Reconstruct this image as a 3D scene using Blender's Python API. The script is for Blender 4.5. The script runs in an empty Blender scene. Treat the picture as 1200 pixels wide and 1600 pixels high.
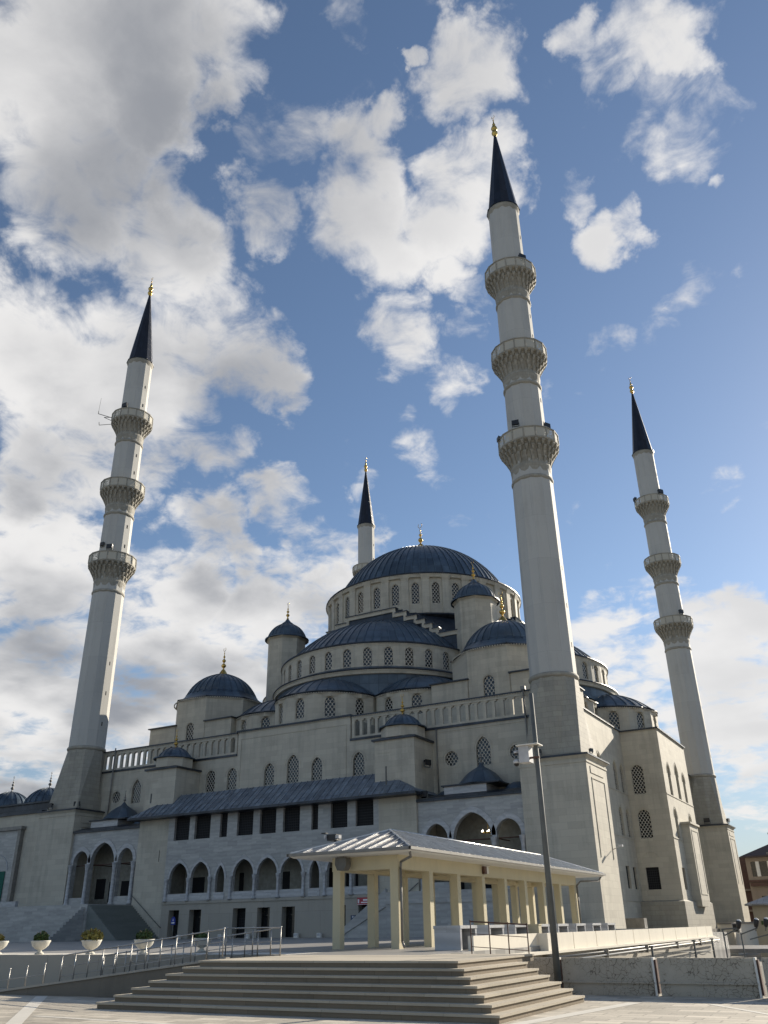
import bpy, math, random
from mathutils import Vector, Matrix
from mathutils.geometry import tessellate_polygon
random.seed(7)
R = math.radians
S = bpy.context.scene
COL = S.collection

# ------------------------------------------------------------------ camera
PITCH, ROLL, YAW, FPX = .4612, -.0179, .5091, 1305.0
fw = Vector((-math.sin(YAW)*math.cos(PITCH), math.cos(YAW)*math.cos(PITCH), math.sin(PITCH)))
r0 = Vector((math.cos(YAW), math.sin(YAW), 0)); u0 = r0.cross(fw)
rt = math.cos(ROLL)*r0 + math.sin(ROLL)*u0
up = -math.sin(ROLL)*r0 + math.cos(ROLL)*u0
cd = bpy.data.cameras.new('camera'); cam = bpy.data.objects.new('camera', cd); COL.objects.link(cam)
cam.matrix_world = Matrix(((rt.x, up.x, -fw.x, 21.48), (rt.y, up.y, -fw.y, -67.16), (rt.z, up.z, -fw.z, 1.65), (0, 0, 0, 1)))
cd.sensor_fit = 'VERTICAL'; cd.sensor_height = 24; cd.lens = 24*FPX/1600
cd.clip_start = .1; cd.clip_end = 8000
S.camera = cam

# ------------------------------------------------------------------ exposure, sun, sky
S.view_settings.view_transform = 'Standard'; S.view_settings.look = 'None'
S.view_settings.gamma = 1; S.view_settings.exposure = .60
SUN_AZ, SUN_EL = R(72), R(23)
sd = Vector((math.cos(SUN_EL)*math.cos(SUN_AZ), math.cos(SUN_EL)*math.sin(SUN_AZ), math.sin(SUN_EL)))
sl = bpy.data.lights.new('sun', 'SUN'); sl.energy = 5.0; sl.angle = R(.5); sl.color = (1, .90, .75)
so = bpy.data.objects.new('sun', sl); COL.objects.link(so); so.location = (40, 60, 60)
so.rotation_euler = sd.to_track_quat('Z', 'Y').to_euler()

W = bpy.data.worlds.new("World"); S.world = W; W.use_nodes = True
nt = W.node_tree; nt.nodes.clear()
N = nt.nodes.new; L = nt.links.new
def mth(op, a, b=None, c=None, tree=None, clamp=False):
    t = tree or nt
    n = t.nodes.new('ShaderNodeMath'); n.operation = op; n.use_clamp = clamp
    for i, x in enumerate((a, b, c)):
        if x is None: continue
        if isinstance(x, (int, float)): n.inputs[i].default_value = x
        else: t.links.new(x, n.inputs[i])
    return n.outputs[0]
sky = N('ShaderNodeTexSky'); sky.sky_type = 'NISHITA'; sky.sun_disc = False
sky.sun_elevation = SUN_EL; sky.sun_rotation = math.pi/2 - SUN_AZ
sky.altitude = 900; sky.air_density = 1.0; sky.dust_density = .4; sky.ozone_density = 1.6
tc = N('ShaderNodeTexCoord'); D = tc.outputs['Generated']
def warp(src, scale, amt, detail=3):
    n = N('ShaderNodeTexNoise'); n.inputs['Scale'].default_value = scale; n.inputs['Detail'].default_value = detail; n.inputs['Roughness'].default_value = .6
    L(src, n.inputs['Vector'])
    s_ = N('ShaderNodeVectorMath'); s_.operation = 'SUBTRACT'; L(n.outputs['Color'], s_.inputs[0]); s_.inputs[1].default_value = (.5, .5, .5)
    m_ = N('ShaderNodeVectorMath'); m_.operation = 'SCALE'; L(s_.outputs[0], m_.inputs[0]); m_.inputs['Scale'].default_value = amt
    a_ = N('ShaderNodeVectorMath'); a_.operation = 'ADD'; L(src, a_.inputs[0]); L(m_.outputs[0], a_.inputs[1])
    z_ = N('ShaderNodeVectorMath'); z_.operation = 'NORMALIZE'; L(a_.outputs[0], z_.inputs[0]); return z_.outputs[0]
DW = warp(D, 8.0, .16, 9)
# cloud cover: soft round masses (azimuth, elevation, angular radius, weight) broken up by noise
LOBES = [(-70.0, 40.0, 40.0, 0.42), (-20.0, 50.0, 12.0, 0.5), (215.0, 25.0, 20.0, 0.7), (151.2, 51.1, 6.8, 1.0), (143.6, 54.4, 5.9, 1.0), (135.6, 55.0, 3.6, 1.0), (147.1, 45.7, 6.3, 1.0), (140.7, 50.4, 4.0, 1.0), (133.1, 52.2, 2.4, 0.9), (148.3, 42.7, 3.3, 0.9), (128.7, 45.9, 2.9, 0.9), (137.8, 42.2, 4.9, 1.0), (134.0, 37.8, 5.2, 1.0), (139.4, 33.7, 6.6, 1.0), (146.0, 34.2, 5.1, 1.0), (129.1, 36.6, 3.5, 1.0), (126.4, 36.3, 1.3, 0.7), (144.7, 27.9, 4.2, 1.0), (140.7, 27.7, 5.1, 0.9), (134.1, 30.2, 2.9, 0.75), (130.6, 30.0, 2.5, 0.7), (132.0, 24.3, 3.0, 0.8), (126.5, 26.4, 3.0, 0.85), (129.6, 22.5, 2.1, 0.9), (124.1, 26.9, 1.7, 0.6), (141.5, 19.7, 5.9, 1.0), (135.1, 19.4, 5.0, 1.0), (128.4, 18.9, 4.7, 1.0), (124.4, 19.9, 2.6, 0.9), (121.0, 48.9, 3.1, 0.8), (120.8, 45.5, 3.7, 0.84), (118.8, 43.5, 3.2, 0.8), (112.7, 46.0, 3.5, 0.84), (108.9, 48.0, 2.6, 0.76), (109.2, 53.8, 3.2, 0.84), (109.4, 55.8, 1.9, 0.67), (115.2, 55.6, 0.9, 0.67), (117.8, 51.8, 1.6, 0.59), (117.8, 38.5, 2.9, 0.76), (113.1, 41.6, 1.7, 0.63), (112.1, 35.3, 2.1, 0.67), (116.9, 33.6, 1.6, 0.46), (110.5, 40.0, 1.8, 0.59), (106.1, 33.4, 1.6, 0.5), (98.4, 53.1, 1.7, 0.71), (90.8, 52.6, 2.9, 0.76), (89.4, 50.4, 1.9, 0.76), (95.4, 51.3, 2.2, 0.67), (98.4, 49.4, 1.2, 0.5), (101.0, 46.1, 1.6, 0.63), (98.8, 42.8, 2.2, 0.8), (95.8, 42.9, 1.3, 0.59), (89.9, 43.7, 0.8, 0.5), (97.6, 16.6, 3.4, 1.0), (94.1, 17.3, 2.9, 1.0), (103.4, 16.8, 2.4, 0.8), (102.1, 14.2, 3.1, 0.9), (96.4, 12.9, 4.7, 1.0), (105.0, 14.5, 3.2, 0.8), (96.2, 8.3, 4.1, 0.6), (142.3, 12.8, 8.5, 0.95), (134.6, 14.5, 6.6, 0.9), (140.0, 5.4, 7.6, 0.8), (128.3, 15.5, 5.1, 0.8), (121.1, 27.3, 1.3, 0.4), (147.6, 37.0, 3.2, 0.8), (122.4, 57.3, 1.8, 0.42), (142.5, 37.3, 3.3, 0.7), (105.9, 38.4, 0.9, 0.34), (92.1, 46.4, 0.9, 0.25), (116.0, 30.5, 2.6, 0.5), (124.0, 23.5, 3.5, 0.6), (127.5, 50.0, 2.6, 0.6), (112.5, 36.5, 2.6, 0.55), (94.0, 38.0, 3.0, 0.38), (100.5, 36.0, 2.0, 0.4), (92.0, 48.0, 3.0, 0.5)]  # first mass lies unseen behind the camera, added for neutral fill light
dens = None
for az, el, rad, w in LOBES:
    d = (math.cos(R(az))*math.cos(R(el)), math.sin(R(az))*math.cos(R(el)), math.sin(R(el)))
    vm = N('ShaderNodeVectorMath'); vm.operation = 'DOT_PRODUCT'; L(DW, vm.inputs[0]); vm.inputs[1].default_value = d
    mr = N('ShaderNodeMapRange'); mr.interpolation_type = 'SMOOTHSTEP'
    mr.inputs['From Min'].default_value = math.cos(R(rad*1.35)); mr.inputs['From Max'].default_value = math.cos(R(rad*.0))
    mr.inputs['To Max'].default_value = w
    L(vm.outputs['Value'], mr.inputs['Value'])
    dens = mr.outputs[0] if dens is None else mth('MAXIMUM', dens, mr.outputs[0])
sep = N('ShaderNodeSeparateXYZ'); L(D, sep.inputs[0])
zz = mth('ADD', mth('MAXIMUM', sep.outputs[2], 0.0), .22)
cx = mth('DIVIDE', sep.outputs[0], zz); cy = mth('DIVIDE', sep.outputs[1], zz)
cmb = N('ShaderNodeCombineXYZ'); L(cx, cmb.inputs[0]); L(cy, cmb.inputs[1])
def wnoise(scale, detail, rough, off=0., dist=0.):
    mp = N('ShaderNodeVectorMath'); mp.operation = 'ADD'; L(cmb.outputs[0], mp.inputs[0]); mp.inputs[1].default_value = (off, off*.7, off*.3)
    n = N('ShaderNodeTexNoise'); n.inputs['Scale'].default_value = scale; n.inputs['Detail'].default_value = detail
    n.inputs['Roughness'].default_value = rough; n.inputs['Distortion'].default_value = dist
    L(mp.outputs[0], n.inputs['Vector']); return n.outputs['Fac']
n1 = wnoise(5.0, 10, .56, 0, .2); n2 = wnoise(3.0, 3, .45, 9); n3 = wnoise(15, 8, .6, 4, .6)
nn = mth('ADD', mth('MULTIPLY', mth('SUBTRACT', n1, .5), 3.6), mth('MULTIPLY', mth('SUBTRACT', n3, .5), 1.5))
# elsewhere in the sky (never seen by this camera) leave scattered cloud too
dd = mth('ADD', mth('MULTIPLY', dens, 1.25), nn)
cover = N('ShaderNodeMapRange'); cover.interpolation_type = 'SMOOTHSTEP'; L(dd, cover.inputs['Value'])
cover.inputs['From Min'].default_value = .40; cover.inputs['From Max'].default_value = 1.25
thick = N('ShaderNodeMapRange'); thick.interpolation_type = 'SMOOTHSTEP'
L(mth('ADD', mth('ADD', mth('MULTIPLY', dens, 1.1), mth('MULTIPLY', mth('SUBTRACT', n2, .5), 3.4)), mth('MULTIPLY', mth('SUBTRACT', n1, .5), 1.3)), thick.inputs['Value'])
thick.inputs['From Min'].default_value = .50; thick.inputs['From Max'].default_value = 1.75
# cloud lit through from behind near the sun stays bright
sdt = N('ShaderNodeVectorMath'); sdt.operation = 'DOT_PRODUCT'; L(D, sdt.inputs[0]); sdt.inputs[1].default_value = tuple(sd)
glow = N('ShaderNodeMapRange'); glow.interpolation_type = 'SMOOTHSTEP'; L(sdt.outputs['Value'], glow.inputs['Value'])
glow.inputs['From Min'].default_value = .50; glow.inputs['From Max'].default_value = .90; glow.inputs['To Min'].default_value = 1.; glow.inputs['To Max'].default_value = .25
thk = mth('MULTIPLY', thick.outputs[0], glow.outputs[0])
ccol = N('ShaderNodeMix'); ccol.data_type = 'RGBA'; L(thk, ccol.inputs['Factor'])
ccol.inputs['A'].default_value = (1.0, .985, .97, 1); ccol.inputs['B'].default_value = (.36, .375, .41, 1)
hz = N('ShaderNodeMapRange'); L(sep.outputs[2], hz.inputs['Value']); hz.inputs['From Min'].default_value = .0; hz.inputs['From Max'].default_value = .32
hz.inputs['To Min'].default_value = .0; hz.inputs['To Max'].default_value = 1
SKYK = .145
sc = N('ShaderNodeVectorMath'); sc.operation = 'SCALE'; L(sky.outputs[0], sc.inputs[0]); sc.inputs['Scale'].default_value = SKYK
# overcast veil low down
veil = N('ShaderNodeMix'); veil.data_type = 'RGBA'; L(mth('MULTIPLY', mth('SUBTRACT', 1., hz.outputs[0]), .75), veil.inputs['Factor'])
L(sc.outputs[0], veil.inputs['A']); veil.inputs['B'].default_value = (.30, .36, .45, 1)
fin = N('ShaderNodeMix'); fin.data_type = 'RGBA'; L(mth('MULTIPLY', cover.outputs[0], .96), fin.inputs['Factor'])
L(veil.outputs['Result'], fin.inputs['A']); L(ccol.outputs['Result'], fin.inputs['B'])
bg = N('ShaderNodeBackground'); L(fin.outputs['Result'], bg.inputs['Color']); bg.inputs['Strength'].default_value = .58
wo = N('ShaderNodeOutputWorld'); L(bg.outputs[0], wo.inputs['Surface'])
W.cycles.sampling_method = 'MANUAL'; W.cycles.sample_map_resolution = 512

# ------------------------------------------------------------------ materials
def mat(name):
    m = bpy.data.materials.new(name); m.use_nodes = True
    t = m.node_tree; b = t.nodes['Principled BSDF']
    return m, t, b
def node(t, kind, **kw):
    n = t.nodes.new(kind)
    for k, v in kw.items():
        if k.startswith('_'): setattr(n, k[1:], v)
        else: n.inputs[k.replace('__', ' ')].default_value = v
    return n
def plain(name, col, rough=.6, metal=0., spec=.5, emit=None, es=0):
    m, t, b = mat(name)
    tcn = node(t, 'ShaderNodeTexCoord'); n = node(t, 'ShaderNodeTexNoise', Scale=3.0, Detail=6.0)
    t.links.new(tcn.outputs['Object'], n.inputs['Vector'])
    mr = node(t, 'ShaderNodeMapRange'); t.links.new(n.outputs[0], mr.inputs[0])
    mr.inputs['From Min'].default_value = .3; mr.inputs['From Max'].default_value = .7
    mr.inputs['To Min'].default_value = .8; mr.inputs['To Max'].default_value = 1.15
    v = node(t, 'ShaderNodeVectorMath', _operation='SCALE'); v.inputs[0].default_value = col
    t.links.new(mr.outputs[0], v.inputs['Scale']); t.links.new(v.outputs[0], b.inputs['Base Color'])
    b.inputs['Roughness'].default_value = rough; b.inputs['Metallic'].default_value = metal
    b.inputs['Specular IOR Level'].default_value = spec
    if emit: b.inputs['Emission Color'].default_value = (*emit, 1); b.inputs['Emission Strength'].default_value = es
    return m
def masonry(name, c1, c2, stain, bw=1.0, bh=.4, mortar=.006, mcol=None, rough=.75, bump=.25, contrast=.5, veins=0., streak=.5, blockvar=1.0, axis='wall', msmooth=.3):
    """block-coursed stone / render: bricks in (x+y, z), colour drift, vertical weather streaks"""
    m, t, b = mat(name); Lk = t.links.new
    tcn = node(t, 'ShaderNodeTexCoord'); sp = node(t, 'ShaderNodeSeparateXYZ'); Lk(tcn.outputs['Object'], sp.inputs[0])
    uv = node(t, 'ShaderNodeCombineXYZ')
    if axis == 'wall':
        Lk(mth('ADD', sp.outputs[0], sp.outputs[1], tree=t), uv.inputs[0]); Lk(sp.outputs[2], uv.inputs[1])
    else:
        Lk(sp.outputs[0], uv.inputs[0]); Lk(sp.outputs[1], uv.inputs[1])
    br = node(t, 'ShaderNodeTexBrick', Scale=1.0); Lk(uv.outputs[0], br.inputs['Vector'])
    br.inputs['Brick Width'].default_value = bw; br.inputs['Row Height'].default_value = bh
    br.inputs['Mortar Size'].default_value = mortar; br.inputs['Mortar Smooth'].default_value = msmooth
    br.inputs['Color1'].default_value = (*c1, 1); br.inputs['Color2'].default_value = (*c2, 1)
    br.inputs['Mortar'].default_value = (*(mcol or [x*.62 for x in c1]), 1); br.inputs['Bias'].default_value = 0
    n1 = node(t, 'ShaderNodeTexNoise', Scale=.35, Detail=8.0, Roughness=.6); Lk(tcn.outputs['Object'], n1.inputs['Vector'])
    mpn = node(t, 'ShaderNodeMapping'); mpn.inputs['Scale'].default_value = (1.6, 1.6, .12); Lk(tcn.outputs['Object'], mpn.inputs[0])
    n2 = node(t, 'ShaderNodeTexNoise', Scale=1.0, Detail=7.0, Roughness=.65); Lk(mpn.outputs[0], n2.inputs['Vector'])
    n3 = node(t, 'ShaderNodeTexNoise', Scale=9.0, Detail=5.0); Lk(tcn.outputs['Object'], n3.inputs['Vector'])
    f = mth('ADD', mth('MULTIPLY', mth('SUBTRACT', n1.outputs[0], .5, tree=t), contrast*1.6, tree=t),
            mth('MULTIPLY', mth('SUBTRACT', n2.outputs[0], .47, tree=t), streak*1.8, tree=t), tree=t)
    f = mth('ADD', f, mth('MULTIPLY', mth('SUBTRACT', n3.outputs[0], .5, tree=t), .35, tree=t), tree=t)
    f = mth('MAXIMUM', mth('MINIMUM', f, .8, tree=t), 0., tree=t)
    mx = node(t, 'ShaderNodeMix', _data_type='RGBA'); Lk(f, mx.inputs['Factor']); Lk(br.outputs['Color'], mx.inputs['A'])
    mx.inputs['B'].default_value = (*stain, 1)
    out = mx.outputs['Result']
    if veins:
        wv = node(t, 'ShaderNodeTexWave', Scale=.8, Distortion=5.0, Detail=6.0); wv.inputs['Detail Scale'].default_value = 1.3
        wv.bands_direction = 'Z'
        # per-block offset so that the veins break at the joints
        vv = node(t, 'ShaderNodeMix', _data_type='RGBA')
        bb = node(t, 'ShaderNodeTexBrick', Scale=1.0); Lk(uv.outputs[0], bb.inputs['Vector'])
        bb.inputs['Brick Width'].default_value = bw; bb.inputs['Row Height'].default_value = bh; bb.inputs['Mortar Size'].default_value = 0
        bb.inputs['Color1'].default_value = (0, 0, 0, 1); bb.inputs['Color2'].default_value = (1, 1, 1, 1)
        va = node(t, 'ShaderNodeVectorMath', _operation='MULTIPLY_ADD'); Lk(bb.outputs['Color'], va.inputs[0]); va.inputs[1].default_value = (7, 5, 3); Lk(tcn.outputs['Object'], va.inputs[2])
        Lk(va.outputs[0], wv.inputs['Vector'])
        Lk(mth('MULTIPLY', wv.outputs['Fac'], veins, tree=t), vv.inputs['Factor']); Lk(out, vv.inputs['A']); vv.inputs['B'].default_value = (*[x*.55 for x in stain], 1)
        out = vv.outputs['Result']
    Lk(out, b.inputs['Base Color'])
    b.inputs['Roughness'].default_value = rough
    bp = node(t, 'ShaderNodeBump', Strength=bump, Distance=.02)
    Lk(mth('ADD', mth('MULTIPLY', br.outputs['Fac'], -.8, tree=t), mth('MULTIPLY', n3.outputs[0], .5, tree=t), tree=t), bp.inputs['Height'])
    Lk(bp.outputs[0], b.inputs['Normal'])
    return m
M = {}
M['plaster'] = masonry('cream limestone render', (.52, .485, .395), (.445, .41, .335), (.23, .215, .18), bw=1.3, bh=.5, mortar=.006, bump=.2, contrast=.8, streak=.85)
M['shaft'] = masonry('pale minaret render', (.51, .50, .46), (.47, .46, .425), (.30, .29, .265), bw=3.1, bh=4.2, mortar=.008, bump=.15, contrast=.55, streak=.65)
M['block'] = masonry('minaret base stone', (.38, .355, .29), (.32, .30, .25), (.18, .17, .14), bw=.9, bh=.42, mortar=.012, bump=.4, contrast=.9, streak=.7)
M['marble'] = masonry('grey blue marble cladding', (.44, .435, .415), (.33, .33, .32), (.25, .25, .24), bw=1.1, bh=.42, mortar=.006, bump=.08, contrast=.7, streak=.35, veins=.22, rough=.35)
M['marble_pale'] = masonry('pale marble trim', (.50, .50, .50), (.42, .425, .43), (.29, .295, .30), bw=1.6, bh=.5, mortar=.003, bump=.05, contrast=.5, streak=.1, veins=.3, rough=.35)
M['muqarnas'] = masonry('weathered carved stone', (.38, .355, .295), (.31, .29, .24), (.12, .11, .09), bw=.5, bh=.3, mortar=.01, bump=.5, contrast=.9, streak=.5)
M['cream'] = masonry('cream shelter render', (.60, .53, .35), (.58, .51, .34), (.45, .40, .27), bw=8, bh=8, mortar=.0, bump=.15, contrast=.6, streak=.7)
M['white'] = masonry('white painted soffit', (.74, .72, .66), (.72, .70, .64), (.55, .52, .46), bw=9, bh=9, mortar=0., bump=.05, contrast=.2, streak=.1)
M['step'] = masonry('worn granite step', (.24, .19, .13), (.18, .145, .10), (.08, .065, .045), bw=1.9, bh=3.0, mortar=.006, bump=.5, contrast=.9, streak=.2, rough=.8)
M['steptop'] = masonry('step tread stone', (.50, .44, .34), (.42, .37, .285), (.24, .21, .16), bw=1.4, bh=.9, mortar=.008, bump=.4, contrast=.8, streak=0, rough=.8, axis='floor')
M['pavers'] = masonry('plaza pavers', (.60, .54, .44), (.36, .325, .265), (.17, .15, .115), bw=.8, bh=.4, mortar=.022, bump=.9, contrast=1.5, streak=.1, rough=.85, axis='floor')
M['band'] = masonry('pale paving band and sunlit strip', (.68, .64, .56), (.60, .57, .50), (.42, .39, .33), bw=.9, bh=9, mortar=.006, bump=.2, contrast=.6, streak=0, axis='floor')
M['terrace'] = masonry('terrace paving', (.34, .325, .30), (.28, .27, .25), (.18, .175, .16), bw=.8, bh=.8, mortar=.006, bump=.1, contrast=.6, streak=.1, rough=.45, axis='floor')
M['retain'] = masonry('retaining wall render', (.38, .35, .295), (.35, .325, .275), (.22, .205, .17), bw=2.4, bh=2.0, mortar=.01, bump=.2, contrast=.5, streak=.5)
M['twall'] = masonry('terrace wall panels', (.72, .67, .56), (.68, .63, .53), (.48, .44, .36), bw=30, bh=30, mortar=.0, bump=.2, contrast=.5, streak=.5)
M['ramp'] = masonry('ramp side concrete', (.19, .165, .13), (.16, .14, .11), (.09, .08, .06), bw=3, bh=3, mortar=.006, bump=.4, contrast=.9, streak=.5)
M['earth'] = masonry('far ground', (.24, .22, .19), (.20, .19, .165), (.14, .13, .11), bw=4, bh=4, mortar=.0, bump=.2, axis='floor')
M['brownhouse'] = masonry('brown house render', (.30, .245, .185), (.27, .22, .17), (.17, .14, .11), bw=2, bh=1, mortar=.0, contrast=.6)
M['yellowhouse'] = masonry('ochre wall render', (.46, .39, .27), (.43, .37, .26), (.28, .235, .165), bw=2, bh=1, mortar=.0, contrast=.7)
M['grey_roof'] = plain('zinc sheet roof', (.33, .33, .34), .35, .4)
M['dark_tile'] = plain('dark tile roof', (.07, .05, .045), .8)
M['glass'] = plain('dark window glass', (.012, .014, .016), .12)
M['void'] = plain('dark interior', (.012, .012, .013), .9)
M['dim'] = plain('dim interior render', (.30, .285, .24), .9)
M['gold'] = plain('gilded brass', (.62, .40, .11), .28, 1.0)
M['seam'] = plain('bright folded metal seam', (.62, .62, .61), .3, .6)
M['steel'] = plain('stainless steel rail', (.42, .41, .39), .42, .9)
M['pole'] = plain('dark grey painted pole', (.13, .135, .125), .7)
M['black'] = plain('black lamp housing', (.015, .015, .016), .45)
M['box'] = plain('grey metal cabinet', (.50, .50, .50), .45)
M['gutter'] = plain('grey gutter metal', (.22, .21, .19), .5, .3)
M['bin'] = plain('grey fabric speaker', (.13, .125, .11), .7)
M['red'] = plain('red sign face', (.42, .03, .05), .4)
M['blue'] = plain('blue sign face', (.015, .035, .30), .4)
M['navy'] = plain('navy sign face', (.03, .06, .12), .4)
M['letter'] = plain('white lettering', (.8, .8, .8), .5)
M['green'] = plain('green cloth banner', (.005, .10, .07), .8)
M['marble_dark'] = masonry('dark stair marble', (.19, .205, .19), (.17, .185, .17), (.11, .12, .11), bw=4, bh=.16, mortar=.0, contrast=.6)  # dark grey-green marble tone of the left side flight
M['leaf'] = plain('shrub leaves', (.05, .085, .02), .6)
M['leafdry'] = plain('dry yellow shrub leaves', (.19, .17, .04), .6)
M['soil'] = plain('planter soil', (.05, .035, .025), .9)
M['wood'] = plain('rusty metal frame', (.10, .05, .035), .7)
M['bulb'] = plain('lit bulb', (1, .95, .85), .3, emit=(1, .95, .85), es=4)
M['pot'] = masonry('cast stone planter', (.60, .575, .50), (.56, .54, .47), (.24, .22, .18), bw=6, bh=6, mortar=.0, bump=.3, contrast=1.1, streak=.9)

def lead(name, c, seams_u, seams_v, rough=.42, metal=.35):
    """standing-seam lead sheets; UV in sheet widths and metres"""
    m, t, b = mat(name); Lk = t.links.new
    u = node(t, 'ShaderNodeUVMap')
    br = node(t, 'ShaderNodeTexBrick', Scale=1.0); Lk(u.outputs[0], br.inputs['Vector'])
    br.inputs['Brick Width'].default_value = seams_u; br.inputs['Row Height'].default_value = seams_v
    br.inputs['Mortar Size'].default_value = .018; br.inputs['Mortar Smooth'].default_value = .2
    br.offset = .0
    br.inputs['Color1'].default_value = (*[x*1.25 for x in c], 1); br.inputs['Color2'].default_value = (*[x*.72 for x in c], 1)
    br.inputs['Mortar'].default_value = (*[x*.35 for x in c], 1)
    tcn = node(t, 'ShaderNodeTexCoord'); n = node(t, 'ShaderNodeTexNoise', Scale=.8, Detail=8.0, Roughness=.65); Lk(tcn.outputs['Object'], n.inputs['Vector'])
    mx = node(t, 'ShaderNodeMix', _data_type='RGBA'); mx.blend_type = 'MULTIPLY'; mx.inputs['Factor'].default_value = .75
    rp = node(t, 'ShaderNodeValToRGB'); rp.color_ramp.elements[0].position = .3; rp.color_ramp.elements[0].color = (.5, .5, .52, 1)
    rp.color_ramp.elements[1].position = .72; rp.color_ramp.elements[1].color = (1.25, 1.22, 1.15, 1); Lk(n.outputs[0], rp.inputs[0])
    Lk(br.outputs['Color'], mx.inputs['A']); Lk(rp.outputs[0], mx.inputs['B']); Lk(mx.outputs['Result'], b.inputs['Base Color'])
    b.inputs['Roughness'].default_value = rough; b.inputs['Metallic'].default_value = metal
    bp = node(t, 'ShaderNodeBump', Strength=.35, Distance=.03)
    Lk(mth('ADD', mth('MULTIPLY', br.outputs['Fac'], .5, tree=t), mth('MULTIPLY', n.outputs[0], .8, tree=t), tree=t), bp.inputs['Height']); Lk(bp.outputs[0], b.inputs['Normal'])
    return m
M['lead'] = lead('blue grey lead sheet', (.072, .104, .140), 1.0, 1.6, metal=.15)
M['leadroof'] = lead('weathered lead canopy sheet', (.17, .20, .235), .7, 1.1, metal=.1, rough=.6)
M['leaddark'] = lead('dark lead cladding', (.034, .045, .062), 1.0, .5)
M['spire'] = lead('near black lead spire', (.014, .018, .03), 1.0, 1.1, rough=.4)
M['leadflat'] = lead('lead flashing', (.045, .052, .065), 1.0, 1.0)
M['seamroof'] = lead('grey seamed sheet roof', (.20, .205, .215), .55, 1.5, rough=.34, metal=.45)

def grille_mat():
    m, t, b = mat('pierced stone window lattice'); Lk = t.links.new
    u = node(t, 'ShaderNodeUVMap')
    def dots(off):
        a = node(t, 'ShaderNodeVectorMath', _operation='MULTIPLY_ADD'); Lk(u.outputs[0], a.inputs[0])
        a.inputs[1].default_value = (1/.33, 1/.44, 0); a.inputs[2].default_value = (off, off, .5)
        f = node(t, 'ShaderNodeVectorMath', _operation='FRACTION'); Lk(a.outputs[0], f.inputs[0])
        s = node(t, 'ShaderNodeVectorMath', _operation='SUBTRACT'); Lk(f.outputs[0], s.inputs[0]); s.inputs[1].default_value = (.5, .5, .5)
        s2 = node(t, 'ShaderNodeVectorMath', _operation='MULTIPLY'); Lk(s.outputs[0], s2.inputs[0]); s2.inputs[1].default_value = (.33, .44, 0)
        l = node(t, 'ShaderNodeVectorMath', _operation='LENGTH'); Lk(s2.outputs[0], l.inputs[0]); return l.outputs['Value']
    d = mth('MINIMUM', dots(0.), dots(.5), tree=t)
    mr = node(t, 'ShaderNodeMapRange'); Lk(d, mr.inputs[0]); mr.inputs['From Min'].default_value = .112; mr.inputs['From Max'].default_value = .124
    mx = node(t, 'ShaderNodeMix', _data_type='RGBA'); Lk(mr.outputs[0], mx.inputs['Factor'])
    mx.inputs['A'].default_value = (.012, .013, .014, 1); mx.inputs['B'].default_value = (.50, .47, .40, 1)
    Lk(mx.outputs['Result'], b.inputs['Base Color'])
    mr2 = node(t, 'ShaderNodeMapRange'); Lk(mr.outputs[0], mr2.inputs[0]); mr2.inputs['To Min'].default_value = .15; mr2.inputs['To Max'].default_value = .8
    Lk(mr2.outputs[0], b.inputs['Roughness'])
    bp = node(t, 'ShaderNodeBump', Strength=.8, Distance=.05); Lk(mr.outputs[0], bp.inputs['Height']); Lk(bp.outputs[0], b.inputs['Normal'])
    return m
M['grille'] = grille_mat()
def bars_mat():
    m, t, b = mat('iron bar grille over dark glass'); Lk = t.links.new
    u = node(t, 'ShaderNodeUVMap'); br = node(t, 'ShaderNodeTexBrick', Scale=1.0); Lk(u.outputs[0], br.inputs['Vector'])
    br.offset = 0; br.inputs['Brick Width'].default_value = .2; br.inputs['Row Height'].default_value = .22; br.inputs['Mortar Size'].default_value = .018
    br.inputs['Color1'].default_value = (.012, .013, .014, 1); br.inputs['Color2'].default_value = (.012, .012, .013, 1); br.inputs['Mortar'].default_value = (.04, .04, .042, 1)
    Lk(br.outputs[0], b.inputs['Base Color']); b.inputs['Roughness'].default_value = .7; b.inputs['Specular IOR Level'].default_value = .2
    return m
M['bars'] = bars_mat()
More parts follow.
